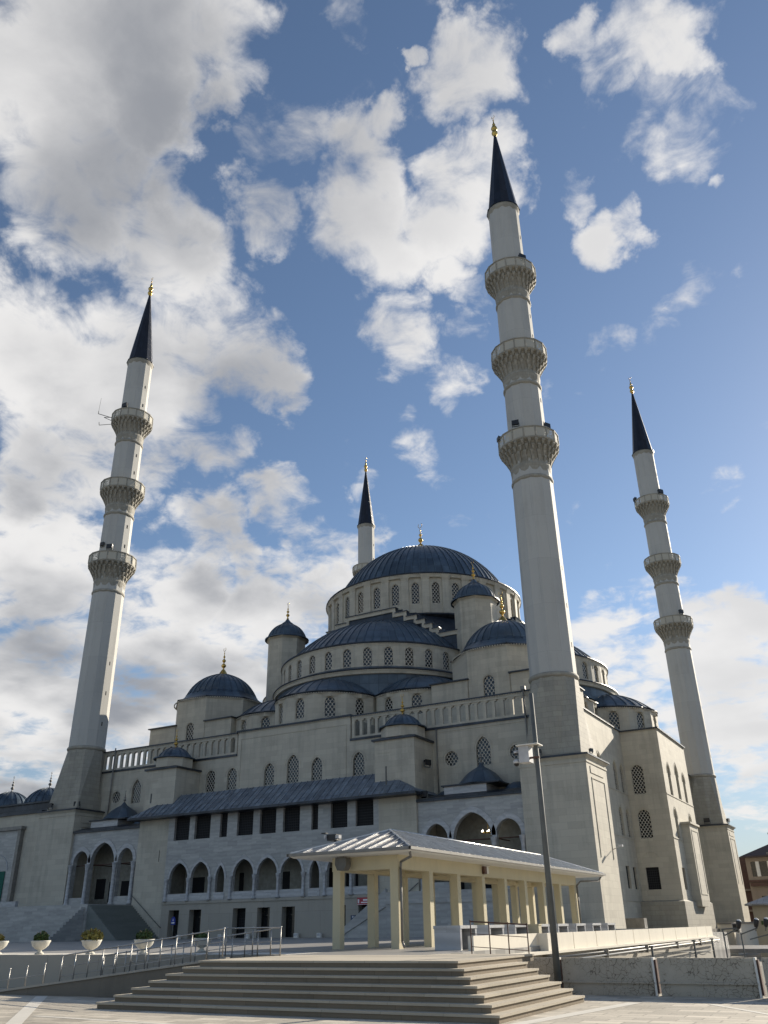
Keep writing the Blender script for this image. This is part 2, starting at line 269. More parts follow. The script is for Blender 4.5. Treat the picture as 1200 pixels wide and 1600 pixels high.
def crack_mat():
    m, t, b = mat('cracked grey concrete panel'); Lk = t.links.new
    tcn = node(t, 'ShaderNodeTexCoord'); n0 = node(t, 'ShaderNodeTexNoise', Scale=3.5, Detail=5.0); Lk(tcn.outputs['Object'], n0.inputs['Vector'])
    a = node(t, 'ShaderNodeVectorMath', _operation='MULTIPLY_ADD'); Lk(n0.outputs['Color'], a.inputs[0]); a.inputs[1].default_value = (.3, .3, .3); Lk(tcn.outputs['Object'], a.inputs[2])
    v = node(t, 'ShaderNodeTexVoronoi', Scale=7.5); v.feature = 'DISTANCE_TO_EDGE'; Lk(a.outputs[0], v.inputs['Vector'])
    n1 = node(t, 'ShaderNodeTexNoise', Scale=1.3, Detail=6.0); Lk(tcn.outputs['Object'], n1.inputs['Vector'])
    w = mth('MULTIPLY', mth('MAXIMUM', mth('SUBTRACT', n1.outputs[0], .40, tree=t), 0., tree=t), .22, tree=t)
    cr = mth('LESS_THAN', v.outputs['Distance'], w, tree=t)
    mp = node(t, 'ShaderNodeMapRange'); Lk(n1.outputs[0], mp.inputs[0]); mp.inputs['From Min'].default_value = .3; mp.inputs['From Max'].default_value = .7
    mx = node(t, 'ShaderNodeMix', _data_type='RGBA'); Lk(mp.outputs[0], mx.inputs['Factor']); mx.inputs['A'].default_value = (.50, .455, .375, 1); mx.inputs['B'].default_value = (.36, .32, .25, 1)
    m2 = node(t, 'ShaderNodeMix', _data_type='RGBA'); Lk(mth('MULTIPLY', cr, .8, tree=t), m2.inputs['Factor']); Lk(mx.outputs['Result'], m2.inputs['A']); m2.inputs['B'].default_value = (.12, .10, .075, 1)
    Lk(m2.outputs['Result'], b.inputs['Base Color']); b.inputs['Roughness'].default_value = .85
    bp = node(t, 'ShaderNodeBump', Strength=.5, Distance=.01); Lk(mth('MULTIPLY', cr, -1., tree=t), bp.inputs['Height']); Lk(bp.outputs[0], b.inputs['Normal'])
    return m
M['crack'] = crack_mat()
def pierced_mat():
    m, t, b = mat('pierced stone balcony screen'); Lk = t.links.new
    u = node(t, 'ShaderNodeUVMap'); a = node(t, 'ShaderNodeVectorMath', _operation='MULTIPLY'); Lk(u.outputs[0], a.inputs[0]); a.inputs[1].default_value = (1, 1, 0)
    v = node(t, 'ShaderNodeTexVoronoi', Scale=7.0); v.feature = 'DISTANCE_TO_EDGE'; Lk(a.outputs[0], v.inputs['Vector'])
    b.inputs['Base Color'].default_value = (.50, .47, .39, 1); b.inputs['Roughness'].default_value = .8
    al = mth('LESS_THAN', v.outputs['Distance'], .27, tree=t); Lk(al, b.inputs['Alpha'])
    return m
M['pierced'] = pierced_mat()

# ------------------------------------------------------------------ mesh helpers
class MB:
    def __init__(s): s.v = []; s.f = []; s.uv = []; s.sm = []
    def poly(s, pts, uv=None, smooth=False):
        i = len(s.v); s.v += [tuple(p) for p in pts]; s.f.append(tuple(range(i, i+len(pts))))
        s.uv.append(uv or [(p[0]+p[1], p[2]) for p in pts]); s.sm.append(smooth); return s
    def box(s, x0, x1, y0, y1, z0, z1):
        a, b = (x0, x1) if x0 < x1 else (x1, x0); c, d = (y0, y1) if y0 < y1 else (y1, y0)
        P = [(a, c, z0), (b, c, z0), (b, d, z0), (a, d, z0), (a, c, z1), (b, c, z1), (b, d, z1), (a, d, z1)]
        for q in ((0, 3, 2, 1), (4, 5, 6, 7), (0, 1, 5, 4), (1, 2, 6, 5), (2, 3, 7, 6), (3, 0, 4, 7)): s.poly([P[k] for k in q])
        return s
    def prism(s, pts, z0, z1, pts2=None):
        p2 = pts2 or pts; n = len(pts)
        s.poly([(x, y, z0) for x, y in reversed(pts)]); s.poly([(x, y, z1) for x, y in p2])
        for i in range(n):
            j = (i+1) % n
            s.poly([(*pts[i], z0), (*pts[j], z0), (*p2[j], z1), (*p2[i], z1)])
        return s
    def extr(s, pts3, d):
        """flat 3-D outline pushed along vector d"""
        n = len(pts3); q = [tuple(a+b for a, b in zip(p, d)) for p in pts3]
        s.poly(pts3); s.poly(list(reversed(q)))
        for i in range(n):
            j = (i+1) % n; s.poly([pts3[i], q[i], q[j], pts3[j]])
        return s
    def lathe(s, cx, cy, prof, n=24, a0=0., a1=360., smooth=True, us=None, cap=False):
        full = abs(a1-a0-360) < 1e-6
        arc = [0.]
        for i in range(1, len(prof)): arc.append(arc[-1]+math.hypot(prof[i][0]-prof[i-1][0], prof[i][1]-prof[i-1][1]))
        us = us or n
        for k in range(n):
            t0 = R(a0+(a1-a0)*k/n); t1 = R(a0+(a1-a0)*(k+1)/n)
            for i in range(len(prof)-1):
                (ra, za), (rb, zb) = prof[i], prof[i+1]
                p = [(cx+ra*math.cos(t0), cy+ra*math.sin(t0), za), (cx+ra*math.cos(t1), cy+ra*math.sin(t1), za),
                     (cx+rb*math.cos(t1), cy+rb*math.sin(t1), zb), (cx+rb*math.cos(t0), cy+rb*math.sin(t0), zb)]
                u = [(us*k/n, arc[i]), (us*(k+1)/n, arc[i]), (us*(k+1)/n, arc[i+1]), (us*k/n, arc[i+1])]
                if ra < 1e-6: p = [p[0], p[2], p[3]]; u = [u[0], u[2], u[3]]
                elif rb < 1e-6: p = p[:3]; u = u[:3]
                s.poly(p, u, smooth)
        if cap:
            for r_, z_ in (prof[0], prof[-1]):
                if r_ > 1e-6: s.poly([(cx+r_*math.cos(R(a0+(a1-a0)*k/n)), cy+r_*math.sin(R(a0+(a1-a0)*k/n)), z_) for k in range(n)])
        return s
    def tube(s, a, b, r, n=6, r2=None):
        a = Vector(a); b = Vector(b); d = (b-a).normalized(); r2 = r if r2 is None else r2
        x = d.orthogonal().normalized(); y = d.cross(x)
        A = [a+r*(math.cos(2*math.pi*k/n)*x+math.sin(2*math.pi*k/n)*y) for k in range(n)]
        B = [b+r2*(math.cos(2*math.pi*k/n)*x+math.sin(2*math.pi*k/n)*y) for k in range(n)]
        for k in range(n):
            j = (k+1) % n; s.poly([A[k], A[j], B[j], B[k]], smooth=n > 5)
        s.poly(list(reversed(A))); s.poly(B); return s
    def path(s, pts, r, n=6):
        for a, b in zip(pts, pts[1:]): s.tube(a, b, r, n)
        return s
    def ribs(s, cx, cy, prof, n, a0, a1, w=.07, h=.07):
        """raised standing seams running up a dome along its meridians"""
        for k in range(n):
            t = R(a0+(a1-a0)*k/n); c, q = math.cos(t), math.sin(t)
            for (ra, za), (rb, zb) in zip(prof, prof[1:]):
                wa, wb = min(w, ra*.06)/2, min(w, rb*.06)/2
                dl = math.hypot(rb-ra, zb-za) or 1; nr, nz = (zb-za)/dl*h, -(rb-ra)/dl*h
                def P(r_, z_, o, side): return (cx+(r_)*c-o*q*side, cy+(r_)*q+o*c*side, z_)
                a1_, a2_, b1_, b2_ = P(ra+nr, za+nz, wa, -1), P(ra+nr, za+nz, wa, 1), P(rb+nr, zb+nz, wb, -1), P(rb+nr, zb+nz, wb, 1)
                c1_, c2_, d1_, d2_ = P(ra, za, wa, -1), P(ra, za, wa, 1), P(rb, zb, wb, -1), P(rb, zb, wb, 1)
                s.poly([a1_, a2_, b2_, b1_], [(0.2, .2)]*4); s.poly([c1_, a1_, b1_, d1_], [(0.2, .2)]*4); s.poly([a2_, c2_, d2_, b2_], [(0.2, .2)]*4)
        return s
    def wall(s, O, U, outline, holes=(), depth=.22, Nn=None):
        """flat wall in the plane (O + u*U + z*Z) with true openings; reveals run back along -N"""
        O = Vector(O); U = Vector(U).normalized(); Nn = Vector(Nn) if Nn else Vector((U.y, -U.x, 0))
        P = lambda u, z, d=0: tuple(O+U*u+Vector((0, 0, z))-Nn*d)
        loops = [outline]+[list(h) for h in holes]
        flat = [p for l in loops for p in l]
        tri = tessellate_polygon([[Vector((u, z, 0)) for u, z in l] for l in loops])
        for t in tri: s.poly([P(*flat[k]) for k in t], [flat[k] for k in t])
        for h in holes:
            n = len(h)
            for i in range(n):
                j = (i+1) % n; s.poly([P(*h[i]), P(*h[j]), P(*h[j], depth), P(*h[i], depth)])
        return s
    def build(s, name, m, parent=None, root=None):
        me = bpy.data.meshes.new(name)
        off = Vector((0, 0, 0)); p = parent
        while p: off += p.location; p = p.parent
        me.from_pydata([tuple(Vector(v)-off) for v in s.v], [], s.f)
        uvl = me.uv_layers.new(name='UVMap')
        flat = [c for u in s.uv for q in u for c in q[:2]]
        uvl.data.foreach_set('uv', flat)
        me.polygons.foreach_set('use_smooth', s.sm)
        me.materials.append(M[m] if isinstance(m, str) else m)
        import bmesh
        bm = bmesh.new(); bm.from_mesh(me); bmesh.ops.remove_doubles(bm, verts=bm.verts, dist=1e-4)
        bmesh.ops.recalc_face_normals(bm, faces=bm.faces); bm.to_mesh(me); bm.free()
        o = bpy.data.objects.new(name, me); COL.objects.link(o)
        if parent: o.parent = parent
        return o
def thing(name, label, cat, loc=(0, 0, 0), group=None):
    o = bpy.data.objects.new(name, None); COL.objects.link(o); o.location = loc
    o['label'] = label; o['category'] = cat
    if group: o['group'] = group
    return o
def tag(o, label, cat, group=None):
    o['label'] = label; o['category'] = cat
    if group: o['group'] = group
    return o
def struct(o): o['kind'] = 'structure'; return o
def copy_tree(o, parent=None):
    c = o.copy(); COL.objects.link(c); c.parent = parent
    for ch in list(o.children): copy_tree(ch, c)
    return c
def arch(u0, u1, z0, zs, za, n=7):
    """outline of a pointed-arch opening"""
    w = (u1-u0)/2; m = (u0+u1)/2; h = za-zs; pts = [(u0, z0), (u1, z0), (u1, zs)]
    if h > w:
        Rr = (w*w+h*h)/(2*w); th = math.asin(min(1, h/Rr))
        rs = [(m+w-Rr+Rr*math.cos(th*k/n), zs+Rr*math.sin(th*k/n)) for k in range(1, n+1)]
    else:
        rs = [(m+w*math.cos(math.pi/2*k/n), zs+h*math.sin(math.pi/2*k/n)*(.9+.1*k/n)) for k in range(1, n+1)]
        rs[-1] = (m, za)
    return pts+rs+[(2*m-x, z) for x, z in reversed(rs[:-1])]+[(u0, zs)]
def rect(u0, u1, z0, z1): return [(u0, z0), (u1, z0), (u1, z1), (u0, z1)]
def disc(u, z, r, n=16): return [(u+r*math.cos(2*math.pi*k/n), z+r*math.sin(2*math.pi*k/n)) for k in range(n)]
def pane(O, U, outline, depth, m, name, parent, Nn=None, surround=.16, sm='plaster', us=1.):
    """a window set back in its opening, with a raised arch moulding around it"""
    O = Vector(O); U = Vector(U).normalized(); Nn = Vector(Nn) if Nn else Vector((U.y, -U.x, 0))
    b = MB(); u0 = min(p[0] for p in outline); z0 = min(p[1] for p in outline)
    b.poly([tuple(O+U*u+Vector((0, 0, z))-Nn*depth) for u, z in outline], [((u-u0)*us+.03, (z-z0)*us+.02) for u, z in outline])
    w = b.build(name, m, parent)
    if surround:
        c = Vector((sum(p[0] for p in outline)/len(outline), sum(p[1] for p in outline)/len(outline)))
        f = MB(); top = outline[2:]
        for a, q in zip(top, top[1:]):
            def o_(p, k):
                d = Vector((p[0]-c.x, p[1]-c.y)); d.normalize(); return (p[0]+d.x*k, p[1]+d.y*k)
            a1, q1, a2, q2 = o_(a, surround), o_(q, surround), o_(a, surround+.07), o_(q, surround+.07)
            P = lambda p, e: tuple(O+U*p[0]+Vector((0, 0, p[1]))+Nn*e)
            f.poly([P(a1, .035), P(q1, .035), P(q2, .035), P(a2, .035)])
            f.poly([P(a2, .0), P(q2, .0), P(q2, .035), P(a2, .035)]); f.poly([P(a1, .0), P(q1, .0), P(q1, .035), P(a1, .035)])
        f.build('window_moulding', sm, w)
    return w
def cap(cx, cy, z, r, H, n=14, ogee=0.):
    """spherical-cap profile, optionally drawn up to a point"""
    Rr = (r*r+H*H)/(2*H); zc = z+H-Rr; a0 = math.asin(min(1, r/Rr)) if H <= r else math.pi-math.asin(r/Rr)
    pr = []
    for k in range(n+1):
        a = a0*(1-k/n); rr = Rr*math.sin(a); z_ = zc+Rr*math.cos(a)
        if ogee:
            q = max(0., 1-rr/(r*.42)); z_ += ogee*q**1.8
        pr.append((max(rr, 0. if k == n else 1e-3), z_))
    return pr
def finial(mb, cx, cy, z, h, sc=1.):
    k = h
    pr = [(.13*sc, 0), (.20*sc, .04), (.10*sc, .10), (.08*sc, .14), (.26*sc, .20), (.30*sc, .25), (.22*sc, .30), (.07*sc, .34), (.07*sc, .37), (.20*sc, .42), (.23*sc, .455), (.16*sc, .50),
          (.055*sc, .53), (.055*sc, .56), (.13*sc, .60), (.14*sc, .625), (.05*sc, .66), (.035*sc, .74), (.07*sc, .77), (.03*sc, .80), (.012*sc, .86)]
    mb.lathe(cx, cy, [(a, z+b*k) for a, b in pr], 10)
    # crescent
    zc = z+.925*k; rr = .075*k
    pts = [(cx+rr*math.sin(R(a)), cy-.3*rr*math.sin(R(a)), zc-rr*math.cos(R(a))) for a in range(-140, 141, 28)]
    mb.path(pts, .018*sc+.01, 5)
    return mb
def dentils(mb, pts, z, size=.11, gap=.24, drop=.12, out=.02, closed=False):
    seg = list(zip(pts, pts[1:]+([pts[0]] if closed else [])))[:len(pts) if closed else len(pts)-1]
    for a, b in seg:
        a = Vector((*a, 0)); b = Vector((*b, 0)); d = b-a; n = max(1, int(d.length/gap)); d.normalize(); nn = Vector((d.y, -d.x, 0))
        for k in range(n):
            p = a+d*((b-a).length*(k+.5)/n)
            q = [p-d*size/2, p+d*size/2, p+d*size/2+nn*out*3, p-d*size/2+nn*out*3]
            mb.prism([(v.x, v.y) for v in q], z-drop, z)
    return mb
def ngon(cx, cy, r, n, ph=0.): return [(cx+r*math.cos(R(ph+360*k/n)), cy+r*math.sin(R(ph+360*k/n))) for k in range(n)]
TZ = .97   # terrace level
# ================================================================== SETTING
struct(MB().box(-3000, 3000, -3000, 3000, -4.4, -4).build('ground', 'earth'))
struct(MB().box(-90, 12.25, -140, -44.9, -3.9, 0).box(12.25, 75, -140, -42.6, -3.9, 0).build('plaza_pavement', 'pavers'))
def strip(a, b, w, z=.004):
    a = Vector(a); b = Vector(b); d = (b-a).normalized(); n = Vector((-d.y, d.x))*w/2
    return [(*(a+n), z), (*(b+n), z), (*(b-n), z), (*(a-n), z)]
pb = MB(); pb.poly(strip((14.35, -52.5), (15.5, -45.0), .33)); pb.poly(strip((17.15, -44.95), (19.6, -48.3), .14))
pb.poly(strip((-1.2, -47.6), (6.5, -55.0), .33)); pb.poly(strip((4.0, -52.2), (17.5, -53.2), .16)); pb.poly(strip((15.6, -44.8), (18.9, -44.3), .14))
pb.poly([(-90, -44.68, TZ+.004), (5.45, -44.68, TZ+.004), (5.45, -42.6, TZ+.004), (-90, -42.6, TZ+.004)])  # sunlit terrace edge painted as a pale strip over the darker paving
struct(pb.build('paving_band_and_sunlit_strip', 'band'))
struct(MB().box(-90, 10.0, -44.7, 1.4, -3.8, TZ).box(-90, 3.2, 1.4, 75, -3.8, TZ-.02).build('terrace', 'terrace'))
tag(MB().box(-90, 5.4, -44.98, -44.70, -.05, TZ+.02).build('retaining_wall', 'retain'), 'long low grey retaining wall behind the wheelchair ramp railings', 'wall')

# ================================================================== FRONT STEPS
st = thing('entrance_steps', 'broad dark granite steps in front of the terrace, wrapping round its right corner', 'steps', (9, -48, 0))
NR = 7; rz = TZ/NR
for k in range(NR):
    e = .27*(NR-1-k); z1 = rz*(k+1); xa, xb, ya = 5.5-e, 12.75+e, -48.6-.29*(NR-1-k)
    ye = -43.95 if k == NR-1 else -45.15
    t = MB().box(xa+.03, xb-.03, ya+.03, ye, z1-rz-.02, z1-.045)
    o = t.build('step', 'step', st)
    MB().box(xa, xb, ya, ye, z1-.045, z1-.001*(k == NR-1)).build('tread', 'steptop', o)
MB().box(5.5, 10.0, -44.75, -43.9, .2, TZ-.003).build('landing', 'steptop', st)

# ================================================================== MOSQUE
CX, CY = -27.45, 31.15
mq = thing('mosque', 'huge pale stone mosque with cascading blue-grey lead domes behind the terrace', 'mosque', (CX, CY, TZ))
def P2(n='wall', m='plaster'): return n, m
# --- hall core (kept behind the wall faces)
core = MB().box(-53.3, -1.6, 1.5, 60.8, .5, 17.6).box(-57.0, 2.3, 24.9, 37.4, .5, 19.8).box(-34.0, -20.9, 1.45, 60.85, .5, 19.75)
core.build('hall_core', 'dim', mq)
# front wall y=1.1
Y0 = 1.1
fw_holes = [arch(-30.67, -29.45, 14.22, 15.50, 16.33), arch(-27.94, -26.55, 14.2, 15.9, 16.84), arch(-25.06, -23.84, 14.2, 15.5, 16.33),
            arch(-20.42, -19.18, 14.22, 15.48, 16.33), arch(-35.3, -34.08, 14.2, 15.6, 16.3), arch(-38.05, -36.87, 14.2, 15.7, 16.3),
            arch(-7.92, -6.6, 13.9, 15.28, 16.35), disc(-10.3, 14.75, .64), disc(-4.25, 14.72, .60),
            arch(-48.3, -46.98, 13.9, 15.28, 16.35), disc(-44.6, 14.75, .64), disc(-50.55, 14.72, .62)]
fwall = MB().wall((0, Y0, 0), (1, 0, 0), [(-53.7, .9), (-1.2, .9), (-1.2, 17.6), (-20.7, 17.6), (-20.7, 19.75), (-34.16, 19.75), (-34.16, 17.6), (-53.7, 17.6)], fw_holes, .25)
fwall.poly([(-34.16, Y0, 17.6), (-34.16, 1.5, 17.6), (-34.16, 1.5, 19.75), (-34.16, Y0, 19.75)]).poly([(-20.7, Y0, 17.6), (-20.7, 1.5, 17.6), (-20.7, 1.5, 19.75), (-20.7, Y0, 19.75)])
fwo = fwall.build('front_wall', 'plaster', mq)
for h in fw_holes: pane((0, Y0, 0), (1, 0, 0), h, .2, 'grille', 'window', fwo)
# thin plaster panel mouldings
pm = MB()
for x0, x1, z0, z1 in ((-33.7, -21.2, 19.0, 19.06), (-33.75, -33.69, 14.3, 19.0), (-21.2, -21.14, 14.3, 19.0), (-11.9, -11.84, 11.5, 17.2), (-11.84, -2.9, 17.14, 17.2), (-52, -43.2, 17.14, 17.2)):
    pm.box(x0, x1, Y0-.04, Y0+.0, z0, z1)
pm.build('panel_moulding', 'plaster', fwo)
# left + back + right walls
bw_ = MB().wall((-53.7, 61.2, 0), (0, -1, 0), rect(0, 60.1, .9, 17.6), (), .1, (-1, 0, 0)).wall((-1.2, 61.2, 0), (-1, 0, 0), rect(0, 52.5, .9, 17.6), (), .1, (0, 1, 0))
bw_.build('rear_wall', 'plaster', mq)
XR = -1.2
ZL = [(13.6, 15.5, 16.45), (9.3, 11.25, 12.02)]
def side_holes(c, w, levels=ZL): return [arch(c-w/2, c+w/2, *l) for l in levels]
rh = []
for c in (12.3, 15.0, 20.55, 23.1): rh += side_holes(c, 1.25)
rrec = [rect(c-.62, c+.62, 4.56, 6.56) for c in (12.3, 15.0, 20.3, 22.95)]
rw = MB().wall((XR, 0, 0), (0, 1, 0), rect(Y0, 24.5, .5, 20.0), rh+rrec, .25, (1, 0, 0))
rw.box(XR-.4, XR-.02, Y0+.003, 24.45, 17.6, 19.98)
MB().wall((XR, 0, 0), (0, 1, 0), rect(37.8, 61.2, .5, 20.0), (), .25, (1, 0, 0)).box(XR-.4, XR-.02, 37.85, 61.2, 17.6, 19.98).build('side_wall', 'plaster', mq)
rwo = rw.build('side_wall', 'plaster', mq)
for h in rh: pane((XR, 0, 0), (0, 1, 0), h, .2, 'grille', 'window', rwo, (1, 0, 0))
for h in rrec:
    pane((XR, 0, 0), (0, 1, 0), h, .2, 'bars', 'window', rwo, (1, 0, 0), surround=0)
sm = MB()
for z in (13.5, 9.2, 3.5): sm.box(XR, XR+.06, 1.3, 24.5, z-.04, z+.04)
sm.build('string_course', 'plaster', rwo)
# side bay (towards the camera's right)
XB = 2.7; YB0, YB1 = 24.5, 37.8
bh1 = side_holes(.05, 1.25); bh1 = [arch(-.57, .67, 13.55, 15.85, 16.45), arch(-.53, .71, 9.27, 11.4, 12.0)]; br1 = [rect(-.5, .78, 4.54, 6.56)]
bay = MB().wall((0, YB0, 0), (1, 0, 0), rect(XR, XB, .5, 19.95), bh1+br1, .25)
bh2 = side_holes(27.2, 1.3, [(13.5, 15.7, 16.7), (9.3, 11.3, 12.2)])+side_holes(34.6, 1.3, [(13.5, 15.7, 16.6), (9.3, 11.3, 12.2)])+[arch(30.45, 31.85, 13.5, 16.0, 17.2)]
br2 = [rect(26.1, 27.4, 4.5, 6.5), rect(34.2, 35.5, 4.5, 6.5)]
bay.wall((XB, 0, 0), (0, 1, 0), rect(YB0, YB1, .5, 19.95), bh2+br2, .25, (1, 0, 0)).wall((0, YB1, 0), (-1, 0, 0), rect(-XB, -XR, .5, 19.95), (), .1, (0, 1, 0))
bo = bay.build('side_bay', 'plaster', mq)
for h in bh1: pane((0, YB0, 0), (1, 0, 0), h, .2, 'grille', 'window', bo)
for h in br1: pane((0, YB0, 0), (1, 0, 0), h, .2, 'bars', 'window', bo, surround=0)
for h in bh2: pane((XB, 0, 0), (0, 1, 0), h, .2, 'grille', 'window', bo, (1, 0, 0))
for h in br2: pane((XB, 0, 0), (0, 1, 0), h, .2, 'bars', 'window', bo, (1, 0, 0), surround=0)
ex = MB()
for z in (13.42, 9.2): ex.box(XB, XB+.06, YB0-.06, YB1, z-.05, z+.05)
# blind arch over the lower window, plinth and the chimney-like projection
f = arch(-.75, 1.03, 6.75, 7.2, 7.95)[2:]
for a, q in zip(f, f[1:]): ex.tube((a[0], YB0-.01, a[1]), (q[0], YB0-.01, q[1]), .035, 5)
ex.build('string_course', 'plaster', bo)
pl = MB().box(XR+.001, 3.0, 23.4, 37.6, -4, 3.42).prism([(XR+.001, 23.45), (2.95, 23.45), (2.95, 37.55), (XR+.001, 37.55)], 3.42, 3.56, [(XR+.001, 24.4), (2.72, 24.4), (2.72, 37.5), (XR+.001, 37.5)])
pl.build('plinth', 'block', bo)
bt = MB().box(XB+.002, 3.55, 29.0, 33.4, 3.6, 10.8).box(XB+.002, 3.75, 28.8, 33.6, 10.8, 11.0).prism([(2.7, 29.2), (3.5, 29.2), (3.5, 33.2), (2.7, 33.2)], 3.0, 3.6, [(2.7, 29.0), (3.55, 29.0), (3.55, 33.4), (2.7, 33.4)])
bt.box(3.55, 3.60, 29.5, 29.6, 4.2, 10.2).box(3.55, 3.60, 32.8, 32.9, 4.2, 10.2).box(3.55, 3.60, 29.5, 32.9, 10.2, 10.3).box(3.55, 3.60, 29.5, 32.9, 4.1, 4.2)
bt.build('wall_projection', 'plaster', bo)
# --- cornices / copings (lead-dark)
cp = MB()
cp.box(-34.3, -20.56, .93, 1.6, 19.75, 19.92)
cp.box(XR-.5, XR+.16, 1.3, 24.4, 20.0, 20.14).box(XR-.5, XR+.16, 37.9, 61.3, 20.0, 20.14)
cp.box(XR, XB+.18, YB0-.18, YB0+.5, 19.95, 20.10).box(XB-.4, XB+.18, YB0+.5, YB1+.1, 19.95, 20.10)
cp.box(-53.9, -34.17, .98, 1.35, 17.42, 17.62).box(-20.69, -1.3, .98, 1.35, 17.42, 17.62)
cpo = cp.build('cornice', 'leadflat', mq)
dt = MB(); dentils(dt, [(-34.2, 1.08), (-20.7, 1.08)], 19.75); dentils(dt, [(XR, YB0-.02), (XB, YB0-.02)], 19.95)
dentils(dt, [(XB+.02, YB0), (XB+.02, YB1)], 19.95)
dt.build('dentil_row', 'plaster', cpo)
# roof terraces
rf = MB().box(-53.5, -1.5, 1.45, 60.9, 17.6, 17.72).box(-57, 2.4, 24.8, 37.5, 19.7, 19.86).box(-33.9, -21.0, 1.5, 60.8, 19.6, 19.76)
rf.build('flat_roof', 'leadflat', mq)
# --- balustrades
def balustrade(x0, x1):
    b = MB(); n = round((x1-x0)/.86)
    b.box(x0, x1, 1.12, 1.42, 17.62, 17.84); b.box(x0, x1, 1.10, 1.44, 19.36, 19.66)
    for k in range(n+1):
        x = x0+.14+(x1-x0-.28)*k/n
        b.box(x-.14, x+.14, 1.15, 1.40, 17.84, 19.36)
        if k < n:   # rounded corners of each opening
            w = (x1-x0-.28)/n
            for sx, ex_ in ((x+.14, 1), (x+w-.14, -1)):
                b.prism([(sx, 1.16), (sx+.12*ex_, 1.16), (sx+.12*ex_, 1.39), (sx, 1.39)][::ex_], 19.22, 19.36, [(sx, 1.16), (sx+.22*ex_, 1.16), (sx+.22*ex_, 1.39), (sx, 1.39)][::ex_])
    o = b.build('balustrade', 'marble_pale' if 0 else 'plaster', mq)
    MB().box(x0-.05, x1+.05, .98, 1.56, 19.66, 19.78).build('coping', 'leadflat', o)
    d = MB(); dentils(d, [(x0, 1.08), (x1, 1.08)], 19.66, drop=.1); d.build('dentil_row', 'plaster', o)
balustrade(-53.2, -34.3); balustrade(-20.55, -1.7)

# --- domes
def facet_drum(name, cx_, cy_, r, z0, z1, n, a_first, idx, win, parent, pil=None, m='plaster'):
    """polygonal drum of n facets; facets listed in idx get a real arched window"""
    b = MB(); hw = r*math.tan(math.pi/n); wins = []
    for k in range(n):
        a = R(a_first+360*k/n)
        if idx is not None and k not in idx[0]: continue
        nn = Vector((math.cos(a), math.sin(a), 0)); U = Vector((-nn.y, nn.x, 0)); O = Vector((cx_, cy_, 0))+nn*r
        hs = []
        if k in idx[1]:
            h = arch(-win[0]/2, win[0]/2, *win[1:]); hs = [h]; wins.append((O, U, h, nn))
        b.wall(O, U, [(-hw, z0), (hw, z0), (hw, z1), (-hw, z1)], hs, .2, nn)
    o = b.build(name, m, parent)
    for O, U, h, nn in wins: pane(O, U, h, .16, 'grille', 'window', o, nn, surround=.1, us=.84)
    return o
def eave(name, cx_, cy_, r, z, n, parent, a0=0, a1=360, th=.16, dent=True, ph=0):
    b = MB().lathe(cx_, cy_, [(r-.9, z-.01), (r+.12, z-.02), (r+.22, z+.03), (r+.2, z+th), (r-.9, z+th+.15)], n, a0, a1, False)
    o = b.build(name, 'leadflat', parent)
    c = MB().lathe(cx_, cy_, [(r-.35, z-.45), (r-.03, z-.42), (r+.06, z-.12), (r+.1, z-.02)], n, a0, a1, False)
    if dent:
        m_ = int(abs(a1-a0)/360*2*math.pi*r/.26)
        for k in range(m_):
            a = R(a0+(a1-a0)*(k+.5)/m_); cc, ss = math.cos(a), math.sin(a); rr = r*(1 if n > 20 else .99)
            P = lambda q, w: (cx_+q*cc-w*ss, cy_+q*ss+w*cc)
            c.prism([P(rr, -.06), P(rr+.12, -.06), P(rr+.12, .06), P(rr, .06)], z-.12, z-.01)
    c.build('cornice_band', 'plaster', o)
    return o
# main drum: 32 windows
vis = [k for k in range(32) if True]
front = [k for k in range(32) if math.cos(R(-90+11.25*k)-R(-63)) > -.12]
md = facet_drum('main_drum', CX, CY, 12.9, 35.4, 40.9, 32, -90, (vis, front), (.94, 37.15, 39.35, 39.95), mq)
pil = MB()
for k in range(32):
    a = R(-90+11.25*(k+.5)); nn = (math.cos(a), math.sin(a)); r = 12.9/math.cos(math.pi/32)
    P = lambda q, w: (CX+q*nn[0]-w*nn[1], CY+q*nn[1]+w*nn[0])
    pil.prism([P(r-.2, -.52), P(r+.16, -.46), P(r+.16, .46), P(r-.2, .52)], 35.6, 40.2)
    pil.prism([P(r-.2, -.52), P(r+.16, -.46), P(r+.16, .46), P(r-.2, .52)], 40.2, 40.88, [P(r-.2, -.72), P(r+.42, -.66), P(r+.42, .66), P(r-.2, .72)])
pil.build('pilaster_ring', 'plaster', md)
MB().lathe(CX, CY, [(13.2, 35.2), (13.7, 35.5), (13.5, 35.75), (12.8, 36.0)], 32, -5.6, 354.4, False).build('drum_base', 'leadflat', md)
e = eave('main_eave', CX, CY, 13.25, 40.95, 64, mq)
pr = [(13.3, 41.1), (12.2, 41.3)]+cap(CX, CY, 41.3, 11.95, 8.1, 18)
dm = MB().lathe(CX, CY, pr, 72, us=72).ribs(CX, CY, pr[2:-1], 72, 0, 360, .13, .10)
dmo = dm.build('main_dome', 'lead', mq)
finial(MB(), CX, CY, 49.3, 4.9, 1.6).build('finial', 'gold', dmo)
